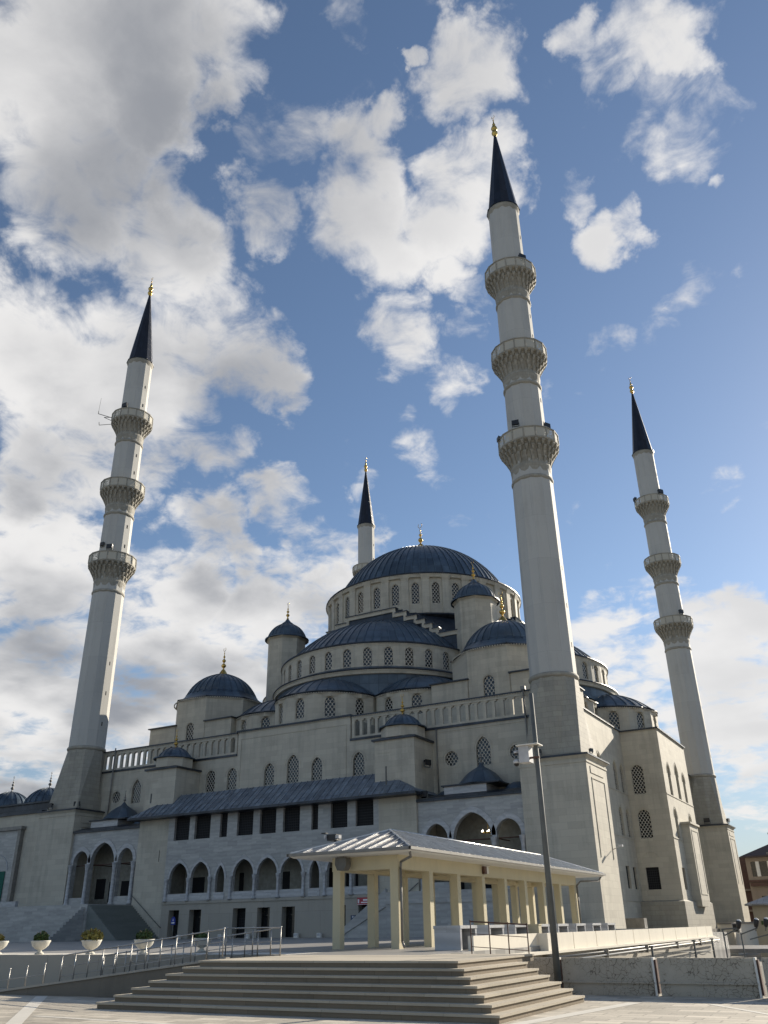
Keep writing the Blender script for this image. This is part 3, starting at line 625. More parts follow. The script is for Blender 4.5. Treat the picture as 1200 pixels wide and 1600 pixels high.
# stepped gables and their lead backs, on front and right side
def rotq(pts, k):   # quarter turns about the centre
    out = []
    for p in pts:
        x, y = p[0]-CX, p[1]-CY
        for _ in range(k): x, y = -y, x
        out.append((CX+x, CY+y, *p[2:]))
    return out
def Rb(mb, k):
    n = MB(); n.v = rotq(mb.v, k); n.f = mb.f; n.uv = mb.uv; n.sm = mb.sm; return n
HX = [3.5, 5.0, 6.35, 7.4, 8.35, 9.15, 11.6]; HZ = [36.15, 35.45, 34.75, 34.05, 33.35, 32.65, 31.95]
for k in range(4):
    yg = 16.75
    prof = []
    for s_ in (1,):
        pts = [(CX-HX[-1], 30.6)]
        left = []
        for x, z in zip(reversed(HX), reversed(HZ)): left += [(-x, z)]
    # outline from left to right
    top = []
    xs = list(reversed(HX)); zs = list(reversed(HZ))
    for i, (x, z) in enumerate(zip(xs, zs)):
        top.append((CX-x, z))
        if i+1 < len(xs): top.append((CX-xs[i+1], z))
    top += [(2*CX-x, z) for x, z in reversed(top)]
    out = [(CX-11.6, 25.5), (CX+11.6, 25.5)]+[p for p in reversed(top)]
    g = MB().extr([(x, yg, z) for x, z in out], (0, .5, 0))
    # lead-clad body behind
    gb = MB()
    for i in range(len(HX)):
        x_in = 0 if i == 0 else HX[i-1]
    for i, (x, z) in enumerate(zip(HX, HZ)):
        xi = HX[i-1] if i else 0
        for s_ in (-1, 1):
            a, q = sorted((CX+s_*xi, CX+s_*x))
            gb.box(a, q, yg+.5, 21.0+(i*.0), 25.5, z-.12)
            gb.extr([(a, yg+.5, z-.12), (a, 19.4, z+.62), (a, 21.0, z+.62), (a, 21.0, z-.12)], (q-a, 0, 0))
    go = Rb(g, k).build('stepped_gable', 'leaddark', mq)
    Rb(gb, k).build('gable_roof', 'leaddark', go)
    # pale cornice band along the steps, with a lead lip
    band = MB(); lip = MB(); den = MB()
    tp = top
    for (xa, za), (xb, zb) in zip(tp, tp[1:]):
        if abs(za-zb) < 1e-6:
            band.box(min(xa, xb)-(.0), max(xa, xb), yg-.16, yg-.002, za-.52, za-.08); lip.box(min(xa, xb)-.08, max(xa, xb)+.08, yg-.26, yg+.5, za-.08, za+.03)
            if k in (0, 1): dentils(den, [(min(xa, xb), yg-.16), (max(xa, xb), yg-.16)], za-.08, drop=.1)
        else:
            c = xa; s_ = -1 if xa < CX else 1
            band.box(c, c+.42*(-s_), yg-.157, yg-.003, min(za, zb)-.52, max(za, zb)-.09)
    bo_ = Rb(band, k).build('cornice_band', 'plaster', go)
    Rb(lip, k).build('lead_lip', 'leadflat', go)
    if den.v: Rb(den, k).build('dentil_row', 'plaster', go)
# square lead shoulders under the drum, weight towers
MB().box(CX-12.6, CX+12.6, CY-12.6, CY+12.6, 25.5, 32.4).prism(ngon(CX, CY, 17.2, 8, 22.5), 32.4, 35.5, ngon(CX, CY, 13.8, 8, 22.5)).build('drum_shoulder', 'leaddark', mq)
for i, (tx, ty) in enumerate(((-40.8, 17.9), (-14.1, 17.9), (-14.1, 44.4), (-40.8, 44.4))):
    b = MB().prism(ngon(tx, ty, 2.45, 8, 22.5), 18, 34.9).prism(ngon(tx, ty, 2.45, 8, 22.5), 34.9, 35.15, ngon(tx, ty, 2.72, 8, 22.5))
    t = b.build('weight_tower', 'plaster', mq)
    pr = [(2.85, 35.12), (2.87, 35.25), (2.55, 35.4)]+cap(tx, ty, 35.4, 2.5, 2.0, 12, ogee=.95)
    d = MB().lathe(tx, ty, pr, 24, us=16).ribs(tx, ty, pr[2:-2], 24, 0, 360, .07, .05).build('tower_dome', 'lead', t)
    finial(MB(), tx, ty, 38.1, 2.35, .8).build('finial', 'gold', t)
# --- semi-domes with their drums and three exedrae each: front (0) and right (1) fully detailed
SCX, SCY = -27.5, 19.5
for k in (0, 1, 2, 3):
    def at(x, y): 
        q = rotq([(x, y)], k)[0]; return q[0], q[1]
    sx, sy = at(SCX, SCY); rot = 90*k
    n = 33
    rng = [j for j in range(33) if math.cos(R(360*j/33)) > -.25]
    wn = [j for j in rng if k in (0, 1) and math.cos(R(360*j/33)) > -.05]
    sdm = facet_drum('semi_dome_drum', sx, sy, 12.0, 25.8, 29.25, 33, -90+rot, (rng, wn), (.92, 26.8, 28.35, 28.85), mq)
    eave('semi_dome_eave', sx, sy, 12.05, 29.3, 66, mq, -200+rot, 20+rot, dent=k < 2)
    pr = [(12.1, 29.45)]+cap(sx, sy, 29.55, 11.6, 5.5, 14)
    MB().lathe(sx, sy, pr, 48, -205+rot, 25+rot, us=48).ribs(sx, sy, pr[1:-1], 48, -205+rot, 25+rot, .11, .08).build('semi_dome', 'lead', mq)
    # ledge below the windows
    lo = eave('semi_dome_ledge', sx, sy, 12.9, 26.15, 66, mq, -200+rot, 20+rot, dent=k < 2, th=.12)
    MB().lathe(sx, sy, [(12.9, 26.27), (12.0, 26.75)], 66, -200+rot, 20+rot, False).lathe(sx, sy, [(12.62, 21.5), (12.62, 25.75)], 48, -200+rot, 20+rot, us=48).build('lead_apron', 'lead', lo)
    for j, ang in enumerate((0, 52, -52)):
        t_ = R(ang); ex_, ey_ = SCX+11.5*math.sin(t_), SCY-11.5*math.cos(t_); qx, qy = at(ex_, ey_)
        det = k in (0, 1)
        fr = [m_ for m_ in range(11) if math.cos(R(360*m_/11)) > -.35]
        edm = facet_drum('exedra_drum', qx, qy, 5.62, 17.7, 23.0, 11, -90+rot+ang, (fr, fr if det else []), (1.05, 20.6, 22.05, 22.62), mq)
        eave('exedra_eave', qx, qy, 5.86, 23.05, 11, mq, -270+180/11+rot+ang, 90+180/11+rot+ang, dent=det, th=.12)
        pr = [(6.0, 23.18), (5.7, 23.3)]+cap(qx, qy, 23.32, 5.6, 2.3, 10)
        MB().lathe(qx, qy, pr, 30, us=24).ribs(qx, qy, pr[2:-1], 30, 0, 360, .08, .06).build('exedra_dome', 'lead', mq)
# --- corner domes
for i, (tx, ty) in enumerate(((-46.2, 12.15), (-8.7, 12.15), (-8.7, 50.15), (-46.2, 50.15))):
    rr = 5.12
    t = MB().prism(ngon(tx, ty, rr/math.cos(math.pi/8), 8, 22.5), 17.6, 26.1)
    zc = MB().box(tx-6.15, tx-2.2, ty-5.2, ty+5.2, 17.65, 23.15).box(tx+2.3, tx+6.1, ty-5.2, ty+5.2, 17.65, 23.15)
    w = facet_drum('corner_block', tx, ty, rr+.02, 17.7, 26.05, 8, -90, ((0, 1, 2, 7), (0, 2) if i in (0, 1) else ()), (1.14, 21.3, 22.75, 23.3), mq)
    t2 = MB().prism(ngon(tx, ty, (rr-.35)/math.cos(math.pi/8), 8, 22.5), 17.6, 26.0); t2.build('block_core', 'dim', w)
    zc.build('block_shoulder', 'plaster', w)
    k_ = MB()
    for sgn in (-1, 1):
        x0_, x1_ = (tx-6.33, tx-2.05) if sgn < 0 else (tx+2.15, tx+6.28)
        k_.prism([(x0_, ty-5.45), (x1_, ty-5.45), (x1_, ty+5.4), (x0_, ty+5.4)], 23.15, 23.27)
    k_.build('shoulder_coping', 'leadflat', w)
    if i in (1, 2): pass
    eave('corner_eave', tx, ty, rr/math.cos(math.pi/8), 26.1, 8, w, 22.5, 382.5, dent=True, th=.14)
    pr = [(5.3, 26.25), (4.5, 26.9), (4.42, 27.1)]+cap(tx, ty, 27.1, 4.3, 2.95, 12, ogee=.25)
    d = MB().lathe(tx, ty, pr, 32, us=32).ribs(tx, ty, pr[2:-2], 32, 0, 360, .09, .07).build('corner_dome', 'lead', mq)
    finial(MB().lathe(tx, ty, [(.62, 30.1), (.42, 30.45), (.2, 30.8)], 14), tx, ty, 30.55, 3.1, 1.05).build('finial', 'gold', d)

# --- gallery wing across the front
YW = -2.6; XA, XC = -42.9, -12.0; MA, MC = -39.04, -15.6
gw = MB()
g_arches = [arch(-38.39, -36.18, 4.72, 6.0, 7.36), arch(-35.76, -33.64, 4.72, 6.0, 7.36), arch(-32.82, -31.8, 4.72, 5.85, 6.97), arch(-30.81, -28.54, 4.72, 6.0, 7.36),
            arch(-28.13, -25.95, 4.72, 6.0, 7.36), arch(-25.53, -23.3, 4.72, 6.0, 7.3), arch(-22.5, -21.5, 4.72, 5.85, 6.97), arch(-20.7, -18.5, 4.72, 6.0, 7.36), arch(-18.08, -15.98, 4.72, 6.0, 7.36)]
g_wins = [rect(a, b, 9.37, 11.6) for a, b in ((-38.3, -36.41), (-35.76, -33.85), (-32.7, -31.83), (-30.67, -28.83), (-28.07, -26.25), (-25.48, -23.66), (-22.43, -21.72), (-20.4, -18.7), (-17.87, -16.1))]
gw.wall((0, YW, 0), (1, 0, 0), rect(MA, MC, 4.05, 11.95), g_arches+g_wins, .3)
gwo = gw.build('gallery_wall', 'marble', mq)
for h in g_wins: pane((0, YW, 0), (1, 0, 0), h, .28, 'bars', 'window', gwo, surround=0)
# ground storey with deep door openings
doors = [rect(a, b, 1.0, 3.35) for a, b in ((-38.08, -36.84), (-35.62, -34.2), (-30.59, -29.17), (-27.9, -26.54), (-25.28, -23.92), (-19.85, -18.84), (-17.61, -16.4))]
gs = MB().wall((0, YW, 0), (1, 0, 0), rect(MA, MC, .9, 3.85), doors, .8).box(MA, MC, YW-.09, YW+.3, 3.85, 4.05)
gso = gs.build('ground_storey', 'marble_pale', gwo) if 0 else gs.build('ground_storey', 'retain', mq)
for h in doors:
    u0, u1 = h[0][0], h[1][0]
    MB().poly([(u0, YW+.79, 1.0), (u1, YW+.79, 1.0), (u1, YW+.79, 3.35), (u0, YW+.79, 3.35)], [(0, 0), (u1-u0, 0), (u1-u0, 2.35), (0, 2.35)]).box(u0, u0+.07, YW+.66, YW+.78, 1, 3.35).box(u1-.07, u1, YW+.66, YW+.78, 1, 3.35).box(u0+.07, u1-.07, YW+.70, YW+.76, 2.7, 2.78).build('doorway', 'glass' if int(u0) % 2 else 'bars', gso)
# parapet line, columns and the recess behind the arches
for x0, x1 in ((-38.5, -33.5), (-32.95, -31.7), (-30.9, -23.2), (-22.6, -21.4), (-20.8, -15.9)):
    MB().box(x0, x1, YW-.05, YW-.002, 4.1, 4.66).build('parapet_panel', 'marble_pale', gwo)
gb_ = MB()
for h in g_arches:
    top = h[2:]; c_ = Vector((sum(p[0] for p in top)/len(top), h[2][1]))
    for q0, q1 in zip(top, top[1:]):
        def o_(p, k):
            d = Vector((p[0]-c_.x, p[1]-c_.y)); d.normalize(); return (p[0]+d.x*k, YW-.025, p[1]+d.y*k+(.16*max(0, 1-abs(p[0]-c_.x)*2.2) if k > .1 else 0))
        gb_.poly([o_(q0, .01), o_(q1, .01), o_(q1, .24), o_(q0, .24)]); gb_.tube(o_(q0, .24), o_(q1, .24), .022, 4)
gb_.build('arch_band', 'marble_pale', gwo)
for x in (-38.62, -35.97, -33.42, -31.0, -28.335, -25.74, -23.08, -20.9, -18.29, -15.78):
    MB().lathe(x, YW-.1, [(.2, 4.06), (.2, 4.2), (.14, 4.3), (.125, 5.6), (.17, 5.75), (.22, 5.95), (.24, 6.02)], 10, cap=True).build('column', 'marble_pale', gwo)
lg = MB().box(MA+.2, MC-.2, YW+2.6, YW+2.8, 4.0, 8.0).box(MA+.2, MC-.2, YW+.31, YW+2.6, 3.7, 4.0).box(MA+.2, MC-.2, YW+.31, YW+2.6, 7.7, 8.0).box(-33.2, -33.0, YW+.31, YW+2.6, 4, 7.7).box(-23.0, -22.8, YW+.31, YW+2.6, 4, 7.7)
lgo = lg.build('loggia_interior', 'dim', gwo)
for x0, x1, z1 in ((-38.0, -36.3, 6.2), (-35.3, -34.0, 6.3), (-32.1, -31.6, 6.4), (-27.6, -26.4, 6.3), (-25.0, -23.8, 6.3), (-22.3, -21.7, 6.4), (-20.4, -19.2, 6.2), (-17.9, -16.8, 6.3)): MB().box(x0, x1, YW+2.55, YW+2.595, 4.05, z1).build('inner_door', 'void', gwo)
# plain ends and body
MB().wall((0, YW, 0), (1, 0, 0), rect(MC, XC, .9, 11.95), [rect(-14.0, -13.9, 7.6, 8.6)], .2).wall((XC, 0, 0), (0, 1, 0), rect(YW, Y0, .9, 11.95), (), .2, (1, 0, 0)).build('gallery_end', 'plaster', mq)
MB().wall((0, YW, 0), (1, 0, 0), rect(XA, MA, .9, 11.95), [rect(-40.0, -39.9, 7.6, 8.6)], .2).wall((XA, Y0, 0), (0, -1, 0), rect(0, Y0-YW, .9, 11.95), (), .2, (-1, 0, 0)).build('gallery_end', 'plaster', mq)
MB().box(MA, MC, YW+.95, YW+3.6, .6, 3.69).box(MA, MC, YW+.36, YW+3.6, 8.02, 11.8).box(XA+.25, MA, YW+.3, YW+3.6, .6, 11.8).box(MC, XC-.25, YW+.3, YW+3.6, .6, 11.8).build('gallery_core', 'dim', mq)
# canopy roof
EX0, EX1, EY, EZ = -43.4, -11.4, -3.9, 11.62
c = MB()
def rquad(p, w0=0): 
    c.poly(p, [(q[0]*1.6, q[1]*1.2+q[2]) for q in p])
rquad([(EX0, EY, EZ), (EX1, EY, EZ), (-15.3, -1.4, 13.72), (-39.5, -1.4, 13.72)])
rquad([(-39.5, -1.4, 13.72), (-15.3, -1.4, 13.72), (-15.3, 1.08, 14.0), (-39.5, 1.08, 14.0)])
rquad([(EX1, EY, EZ), (EX1, 1.05, EZ), (-15.3, 1.05, 14.0), (-15.3, -1.4, 13.72)])
rquad([(EX0, 1.05, EZ), (EX0, EY, EZ), (-39.5, -1.4, 13.72), (-39.5, 1.05, 14.0)])
cr = c.build('canopy_roof', 'leadroof', mq)
MB().box(EX0, EX1, EY, 1.04, EZ-.2, EZ-.01).build('canopy_soffit', 'leadflat', cr)
rb = MB()
for k in range(46):
    x = EX0+.35+k*.69
    if x > EX1-.2: break
    # seam up the front slope, stopping at the hips
    xt = x
    f_ = 1.0
    if x < -39.5: f_ = (x-EX0)/(-39.5-EX0)
    if x > -15.3: f_ = (EX1-x)/(EX1+15.3)
    rb.tube((x, EY, EZ+.03), (x, EY+2.5*f_, EZ+.03+2.1*f_), .035, 4)
rb.build('roof_seam', 'leadroof', cr)
# little stair turrets rising through the canopy
for x0, x1 in ((-42.8, -38.9), (-16.0, -12.1)):
    yT = -2.45
    tr = MB().box(x0, x1, yT, 1.5, 9, 16.25).box(x0-.03, x0+1.6, yT-.03, yT-.001, 15.2, 15.26)
    t = tr.build('stair_turret', 'plaster', mq)
    cx_, cy_ = (x0+x1)/2, -.75
    MB().prism([(x0-.22, yT-.22), (x1+.22, yT-.22), (x1+.22, 1.08), (x0-.22, 1.08)], 16.25, 16.42).prism([(x0-.1, yT-.1), (x1+.1, yT-.1), (x1+.1, 1.08), (x0-.1, 1.08)], 16.42, 16.62, ngon(cx_, cy_, 1.9, 4, 225)).build('lead_shelf', 'leadflat', t)
    MB().prism(ngon(cx_, cy_, 1.95, 8, 22.5), 16.5, 17.42).build('turret_drum', 'plaster', t)
    pr = [(2.15, 17.42), (2.17, 17.52), (1.8, 17.62)]+cap(cx_, cy_, 17.62, 1.7, 1.05, 10, ogee=.12)
    MB().lathe(cx_, cy_, pr, 16, us=12).ribs(cx_, cy_, pr[2:-2], 16, 0, 360, .05, .04).build('turret_dome', 'lead', t)
    finial(MB(), cx_, cy_, 18.6, 2.0, .75).build('finial', 'gold', t)
# --- porticoes with their landings and side stairs
for sgn in (1, -1):
    def mx(x): return x if sgn > 0 else 2*CX-x
    YP = -2.4
    ars = [(-11.34, -9.37, 4.75, 7.95, 9.1), (-8.84, -5.51, 3.97, 7.75, 9.77), (-5.17, -3.10, 4.75, 7.95, 9.1)]
    hs = []
    for a, b, z0, zs, za in ars:
        q = sorted((mx(a), mx(b))); hs.append(arch(q[0], q[1], z0, zs, za, 9))
    q = sorted((mx(XC), mx(-2.62)))
    pw = MB().wall((0, YP, 0), (1, 0, 0), rect(q[0], q[1], 3.97, 10.86), hs, .45)
    po = pw.build('portico', 'marble', mq)
    ar = MB()
    for h in hs:
        top = h[2:]
        c_ = Vector((sum(p[0] for p in top)/len(top), h[2][1]))
        for a, b in zip(top, top[1:]):
            def o_(p, k):
                d = Vector((p[0]-c_.x, p[1]-c_.y)); d.normalize(); return (p[0]+d.x*k, YP-.03, p[1]+d.y*k)
            ar.poly([o_(a, .02), o_(b, .02), o_(b, .42), o_(a, .42)]); ar.tube(o_(a, .42), o_(b, .42), .03, 4)
    ar.build('arch_band', 'marble_pale', po)
    for x in (-11.6, -9.1, -5.34, -2.95):
        X_ = mx(x)
        MB().lathe(X_, YP-.12, [(.26, 3.98), (.26, 4.15), (.19, 4.3), (.17, 7.2), (.2, 7.3), (.2, 7.36), (.28, 7.75), (.32, 7.8)], 12, cap=True).build('column', 'marble_pale', po)
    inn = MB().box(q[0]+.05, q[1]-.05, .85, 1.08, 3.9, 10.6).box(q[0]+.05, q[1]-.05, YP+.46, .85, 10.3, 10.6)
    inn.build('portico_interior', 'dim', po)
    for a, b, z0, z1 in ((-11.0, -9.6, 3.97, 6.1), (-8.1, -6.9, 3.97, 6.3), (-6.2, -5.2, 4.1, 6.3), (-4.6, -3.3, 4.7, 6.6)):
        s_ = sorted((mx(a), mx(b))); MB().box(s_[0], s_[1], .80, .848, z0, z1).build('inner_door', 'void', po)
    tb = MB().tube((q[0]+.1, YP+.6, 7.75), (q[1]-.1, YP+.6, 7.75), .05).tube((mx(-8.9), YP+.3, 7.75), (mx(-8.9), .9, 7.75), .05).tube((mx(-5.4), YP+.3, 7.75), (mx(-5.4), .9, 7.75), .05)
    tb.build('tie_rod', 'wood', po)
    rr_ = MB().box(q[0], q[1], YP-.22, 1.07, 10.86, 11.08).prism([(q[0], YP-.1), (q[1], YP-.1), (q[1], 1.05), (q[0], 1.05)], 11.08, 11.4, [(q[0]+.6, YP+.7), (q[1]-.6, YP+.7), (q[1]-.6, 1.05), (q[0]+.6, 1.05)])
    ro = rr_.build('portico_roof', 'leadflat', po)
    s_ = sorted((mx(-9.8), mx(-6.0))) if sgn > 0 else sorted((mx(-8.0), mx(-4.2)))
    bx0, bx1 = s_
    MB().box(bx0, bx1, -1.75, 1.0, 11.3, 11.98).build('dome_base', 'marble_pale', po)
    cx_, cy_ = (bx0+bx1)/2+.85*1, -.1
    MB().prism([(bx0-.2, -1.95), (bx1+1.2, -1.95), (bx1+1.2, 1.05), (bx0-.2, 1.05)], 11.98, 12.1).build('lead_shelf', 'leadflat', po)
    pr = [(2.1, 12.1), (1.75, 12.45), (1.3, 12.95), (.8, 13.3), (.35, 13.55), (.12, 13.85), (0, 13.95)]
    d = MB().lathe(cx_, cy_, pr, 12, us=12).lathe(cx_+3.1, cy_+.1, [(1.25, 11.3), (1.1, 11.6), (.8, 11.9), (.4, 12.08), (0, 12.14)], 14, us=10).lathe(cx_-3.2, cy_+.1, [(1.15, 11.3), (1.0, 11.55), (.7, 11.8), (.35, 11.95), (0, 12.0)], 14, us=10)
    do = d.build('portico_dome', 'lead', po)
    finial(MB(), cx_, cy_, 13.8, 1.3, .5).build('finial', 'gutter', do)
    # landing block and flight
    lx0, lx1 = sorted((mx(XC), mx(-2.55)))
    if sgn < 0: lx0 = -75
    ld = MB().box(lx0, lx1, -8.0, YP+.45, .8, 3.95)
    ld.box(lx0, lx1, -8.08, -7.99, 3.15, 3.35)
    lo_ = ld.build('landing_block', 'marble', mq)
    if sgn < 0:
        MB().box(-75, -52.6, -8.02, -7.7, 3.951, 4.42).build('parapet', 'marble_pale', lo_)
        sb = MB()
        for k in range(12): sb.box(-75, -43.2, -8.1-.30*(12-k), -8.03, .9+.245*k*.95, .9+.245*(k+1)*.95)
        sb.build('front_flight', 'marble', mq)
    fl = MB(); nst = 18
    for k in range(nst):
        a = mx(XC-4.0*k/nst-.0); b = mx(XC-4.0*(k+1)/nst)
        s_ = sorted((a, b)); fl.box(s_[0], s_[1], -7.9, YW-.02, .85, 3.95-(3.95-TZ)*(k+.5)/nst)
    fo = fl.build('side_flight', 'marble_dark' if sgn < 0 else 'marble', mq)
    if sgn > 0:
        MB().extr([(mx(XC), -8.0, 3.0), (mx(XC), -8.0, 4.2), (mx(XC-4.3), -8.0, 1.25), (mx(XC-4.3), -8.0, .9)][::1], (0, .32, 0)).build('stringer', 'marble', mq)
    h = MB().tube((mx(XC), YW-.12, 4.75), (mx(XC-4.0), YW-.12, 1.95), .035).tube((mx(XC), YW-.12, 4.75), (mx(XC), YW-.02, 4.75), .03).tube((mx(XC-4.0), YW-.12, 1.95), (mx(XC-4.0), YW-.02, 1.95), .03)
    h.build('handrail', 'pole', mq)
# ================================================================== MINARETS
GM = 'the four tall minarets at the corners of the mosque'
HW = 2.68
def minaret():
    t = thing('minaret', '', 'minaret', (0, 0, TZ), GM)
    b = MB().box(-HW, HW, -HW, HW, -4.5, 13.0).box(-HW-.06, HW+.06, -HW-.06, HW+.06, 12.7, 12.85).prism([(-HW, -HW), (HW, -HW), (HW, HW), (-HW, HW)], 13.0, 13.22, [(-HW-.2, -HW-.2), (HW+.2, -HW-.2), (HW+.2, HW+.2), (-HW-.2, HW+.2)])
    # sunk panel frame on the east face and south face
    for x0, x1, z0, z1 in ((-1.7, -1.62, 6, 11.6), (1.62, 1.7, 6, 11.6), (-1.7, 1.7, 11.6, 11.68)):
        b.box(HW, HW+.05, x0, x1, z0, z1)
    b.box(HW, HW+.05, -1.8, 1.6, 12.0, 12.5)
    bo = b.build('base_block', 'plaster', t)
    MB().box(-HW-.3, HW+.3, -HW-.3, HW+.3, 13.22, 13.34).prism([(-HW-.28, -HW-.28), (HW+.28, -HW-.28), (HW+.28, HW+.28), (-HW-.28, HW+.28)], 13.34, 13.5, [(-2.3, -2.3), (2.3, -2.3), (2.3, 2.3), (-2.3, 2.3)]).build('block_cornice', 'leadflat', bo)
    # pedestal: square foot gathered into a 12-sided top
    hb = 2.28; foot = []; top = ngon(0, 0, 1.93/math.cos(math.pi/12), 12, 15)
    corner = [0]*0
    for k in range(12):
        a = R(15+30*k); c_, s_ = math.cos(a), math.sin(a); m_ = max(abs(c_), abs(s_)); foot.append((c_/m_*hb, s_/m_*hb))
    for k in range(12):
        a = 15+30*k
        if k % 3 == 1: foot[k] = (math.copysign(hb, math.cos(R(a))), math.copysign(hb, math.sin(R(a))))
    # corner vertices: use 45-degree points for the closest pair
    fv = []; tv = []
    for k in range(12):
        fv.append(foot[k]); tv.append(top[k])
    p = MB()
    for k in range(12):
        j = (k+1) % 12
        p.poly([(*fv[k], 13.45), (*fv[j], 13.45), (*tv[j], 19.75), (*tv[k], 19.75)])
    p.poly([(*q, 13.45) for q in fv]); p.poly([(*q, 19.75) for q in tv])
    p.build('pedestal', 'block', t)
    ring = lambda z, r, h=.34, o=.14: [(r-.05, z-h/2-.06), (r+o*.6, z-h/2), (r+o, z-h/6), (r+o, z+h/6), (r+o*.6, z+h/2), (r-.05, z+h/2+.06)]
    s = MB(); ph = 15
    # shaft sections  (bottom r, top r)
    def seg(z0, z1, ra, rb):
        k = 1/math.cos(math.pi/12); s.prism(ngon(0, 0, ra*k, 12, ph), z0, z1, ngon(0, 0, rb*k, 12, ph))
    seg(19.7, 42.6, 1.90, 1.80); seg(42.6, 52.9, 1.76, 1.71); seg(52.9, 63.4, 1.70, 1.66); seg(63.4, 72.9, 1.63, 1.60)
    so_ = s.build('shaft', 'shaft', t)
    for z, r in ((20.0, 1.96), (38.6, 1.82), (49.1, 1.76), (59.8, 1.70)): MB().lathe(0, 0, ring(z, r), 36).build('ring_moulding', 'muqarnas', so_)
    rg = MB()
    rg.lathe(0, 0, [(1.6, 72.4), (1.66, 72.6), (1.78, 72.95), (1.78, 73.1), (1.5, 73.2)], 24)
    rg.build('ring_moulding', 'muqarnas', so_)
    # slit windows up the east facet
    sw = MB()
    for z in (22.5, 26, 29.5, 33, 36.5, 44.5, 47.2, 55, 57.6, 65.5, 68.5):
        r = 1.9-(z-20)/53*.3; sw.box(r-.02, r+.012, -.07, .07, z, z+.45)
    sw.build('slit_window', 'void', so_)
    for zc, r0_ in ((42.26, 2.80), (52.55, 2.72), (63.12, 2.64)):
        c = MB(); k = 1/math.cos(math.pi/16)
        inn = {42.26: 1.82, 52.55: 1.76, 63.12: 1.70}[zc]
        # gathered body under the carved tiers
        prof = [(inn-.05, zc-3.3), (inn+.02, zc-2.95), (inn+.10, zc-2.35), (inn+.02, zc-1.9), (inn+.12, zc-1.6), (inn+.3, zc-1.1), (inn+.52, zc-.62), (r0_-.30, zc-.3), (r0_-.02, zc-.2), (r0_+.06, zc-.12), (r0_+.06, zc), (r0_-.1, zc+.02), (inn-.1, zc+.03)]
        c.lathe(0, 0, prof, 32, smooth=False)
        co = c.build('balcony', 'muqarnas', t)
        # tiers of little hanging brackets
        q = MB()
        for tier, (rr, z1, dz, n, w) in enumerate(((r0_-.04, zc-.2, .46, 26, .30), (r0_-.30, zc-.62, .50, 26, .28), (r0_-.56, zc-1.08, .54, 22, .30), (r0_-.78, zc-1.52, .75, 20, .28))):
            for i in range(n):
                a = 2*math.pi*(i+.5*(tier % 2))/n; cc, ss = math.cos(a), math.sin(a)
                f = lambda r_, w_: (r_*cc-w_*ss, r_*ss+w_*cc)
                q.prism([f(rr-.30, -.04), f(rr-.16, -.04), f(rr-.16, .04), f(rr-.30, .04)], z1-dz, z1-.12, [f(rr-.42, -w/2), f(rr+.05, -w/2), f(rr+.05, w/2), f(rr-.42, w/2)])
                q.prism([f(rr-.42, -w/2), f(rr+.05, -w/2), f(rr+.05, w/2), f(rr-.42, w/2)], z1-.12, z1)
        q.build('muqarnas_bracket_ring', 'muqarnas', co)
        scn = MB()
        pts = ngon(0, 0, (r0_-.02)*k, 16, 11.25)
        L_ = 0
        for i in range(16):
            a, b_ = pts[i], pts[(i+1) % 16]; ln = math.dist(a, b_)
            scn.poly([(*a, zc+.02), (*b_, zc+.02), (*b_, zc+1.02), (*a, zc+1.02)], [(L_, 0), (L_+ln, 0), (L_+ln, 1), (L_, 1)]); L_ += ln
        scn.build('pierced_screen', 'pierced', co)
        rl = MB().lathe(0, 0, [((r0_-.08)*k, zc+1.0), ((r0_+.05)*k, zc+1.0), ((r0_+.05)*k, zc+1.12), ((r0_-.08)*k, zc+1.12), ((r0_-.08)*k, zc+1.0)], 16, 11.25, 371.25, False)
        for x, y in pts: rl.prism([(x-.06, y-.06), (x+.06, y-.06), (x+.06, y+.06), (x-.06, y+.06)], zc, zc+1.1)
        rl.build('balcony_rail', 'muqarnas', co)
    MB().lathe(0, 0, [(1.86, 73.1), (1.88, 73.2), (1.70, 73.3), (.13, 85.75)], 12, 15, 375, False, us=24).build('spire', 'spire', t)
    f = MB(); k = 3.5
    f.lathe(0, 0, [(.12, 85.5), (.30, 85.85), (.37, 86.05), (.30, 86.3), (.12, 86.45), (.3, 86.62), (.38, 86.85), (.3, 87.1), (.1, 87.25), (.16, 87.4), (.2, 87.55), (.1, 87.75), (.05, 88.2), (.10, 88.3), (.03, 88.4), (.02, 88.6)], 12)
    f.path([(.2*math.sin(R(a)), -.06*math.sin(R(a)), 88.85-.22*math.cos(R(a))) for a in range(-150, 151, 30)], .03, 5)
    f.build('finial', 'gold', t)
    return t
mn = minaret()
locs = [((0, 0), 'nearest and largest minaret, right of the big dome, its block rising behind the shelter'),
        ((-54.9, 0), 'minaret at the left of the picture with a thin antenna bracket on its top balcony'),
        ((0, 62.3), 'far right minaret rising behind the projecting side bay of the mosque'),
        ((-54.9, 62.3), 'distant minaret mostly hidden behind the main dome, only its tip showing')]
for i, ((x, y), lb) in enumerate(locs):
    o = mn if i == 0 else copy_tree(mn)
    # built about the origin at TZ root offset
    o.location = (x, y, TZ); o['label'] = lb
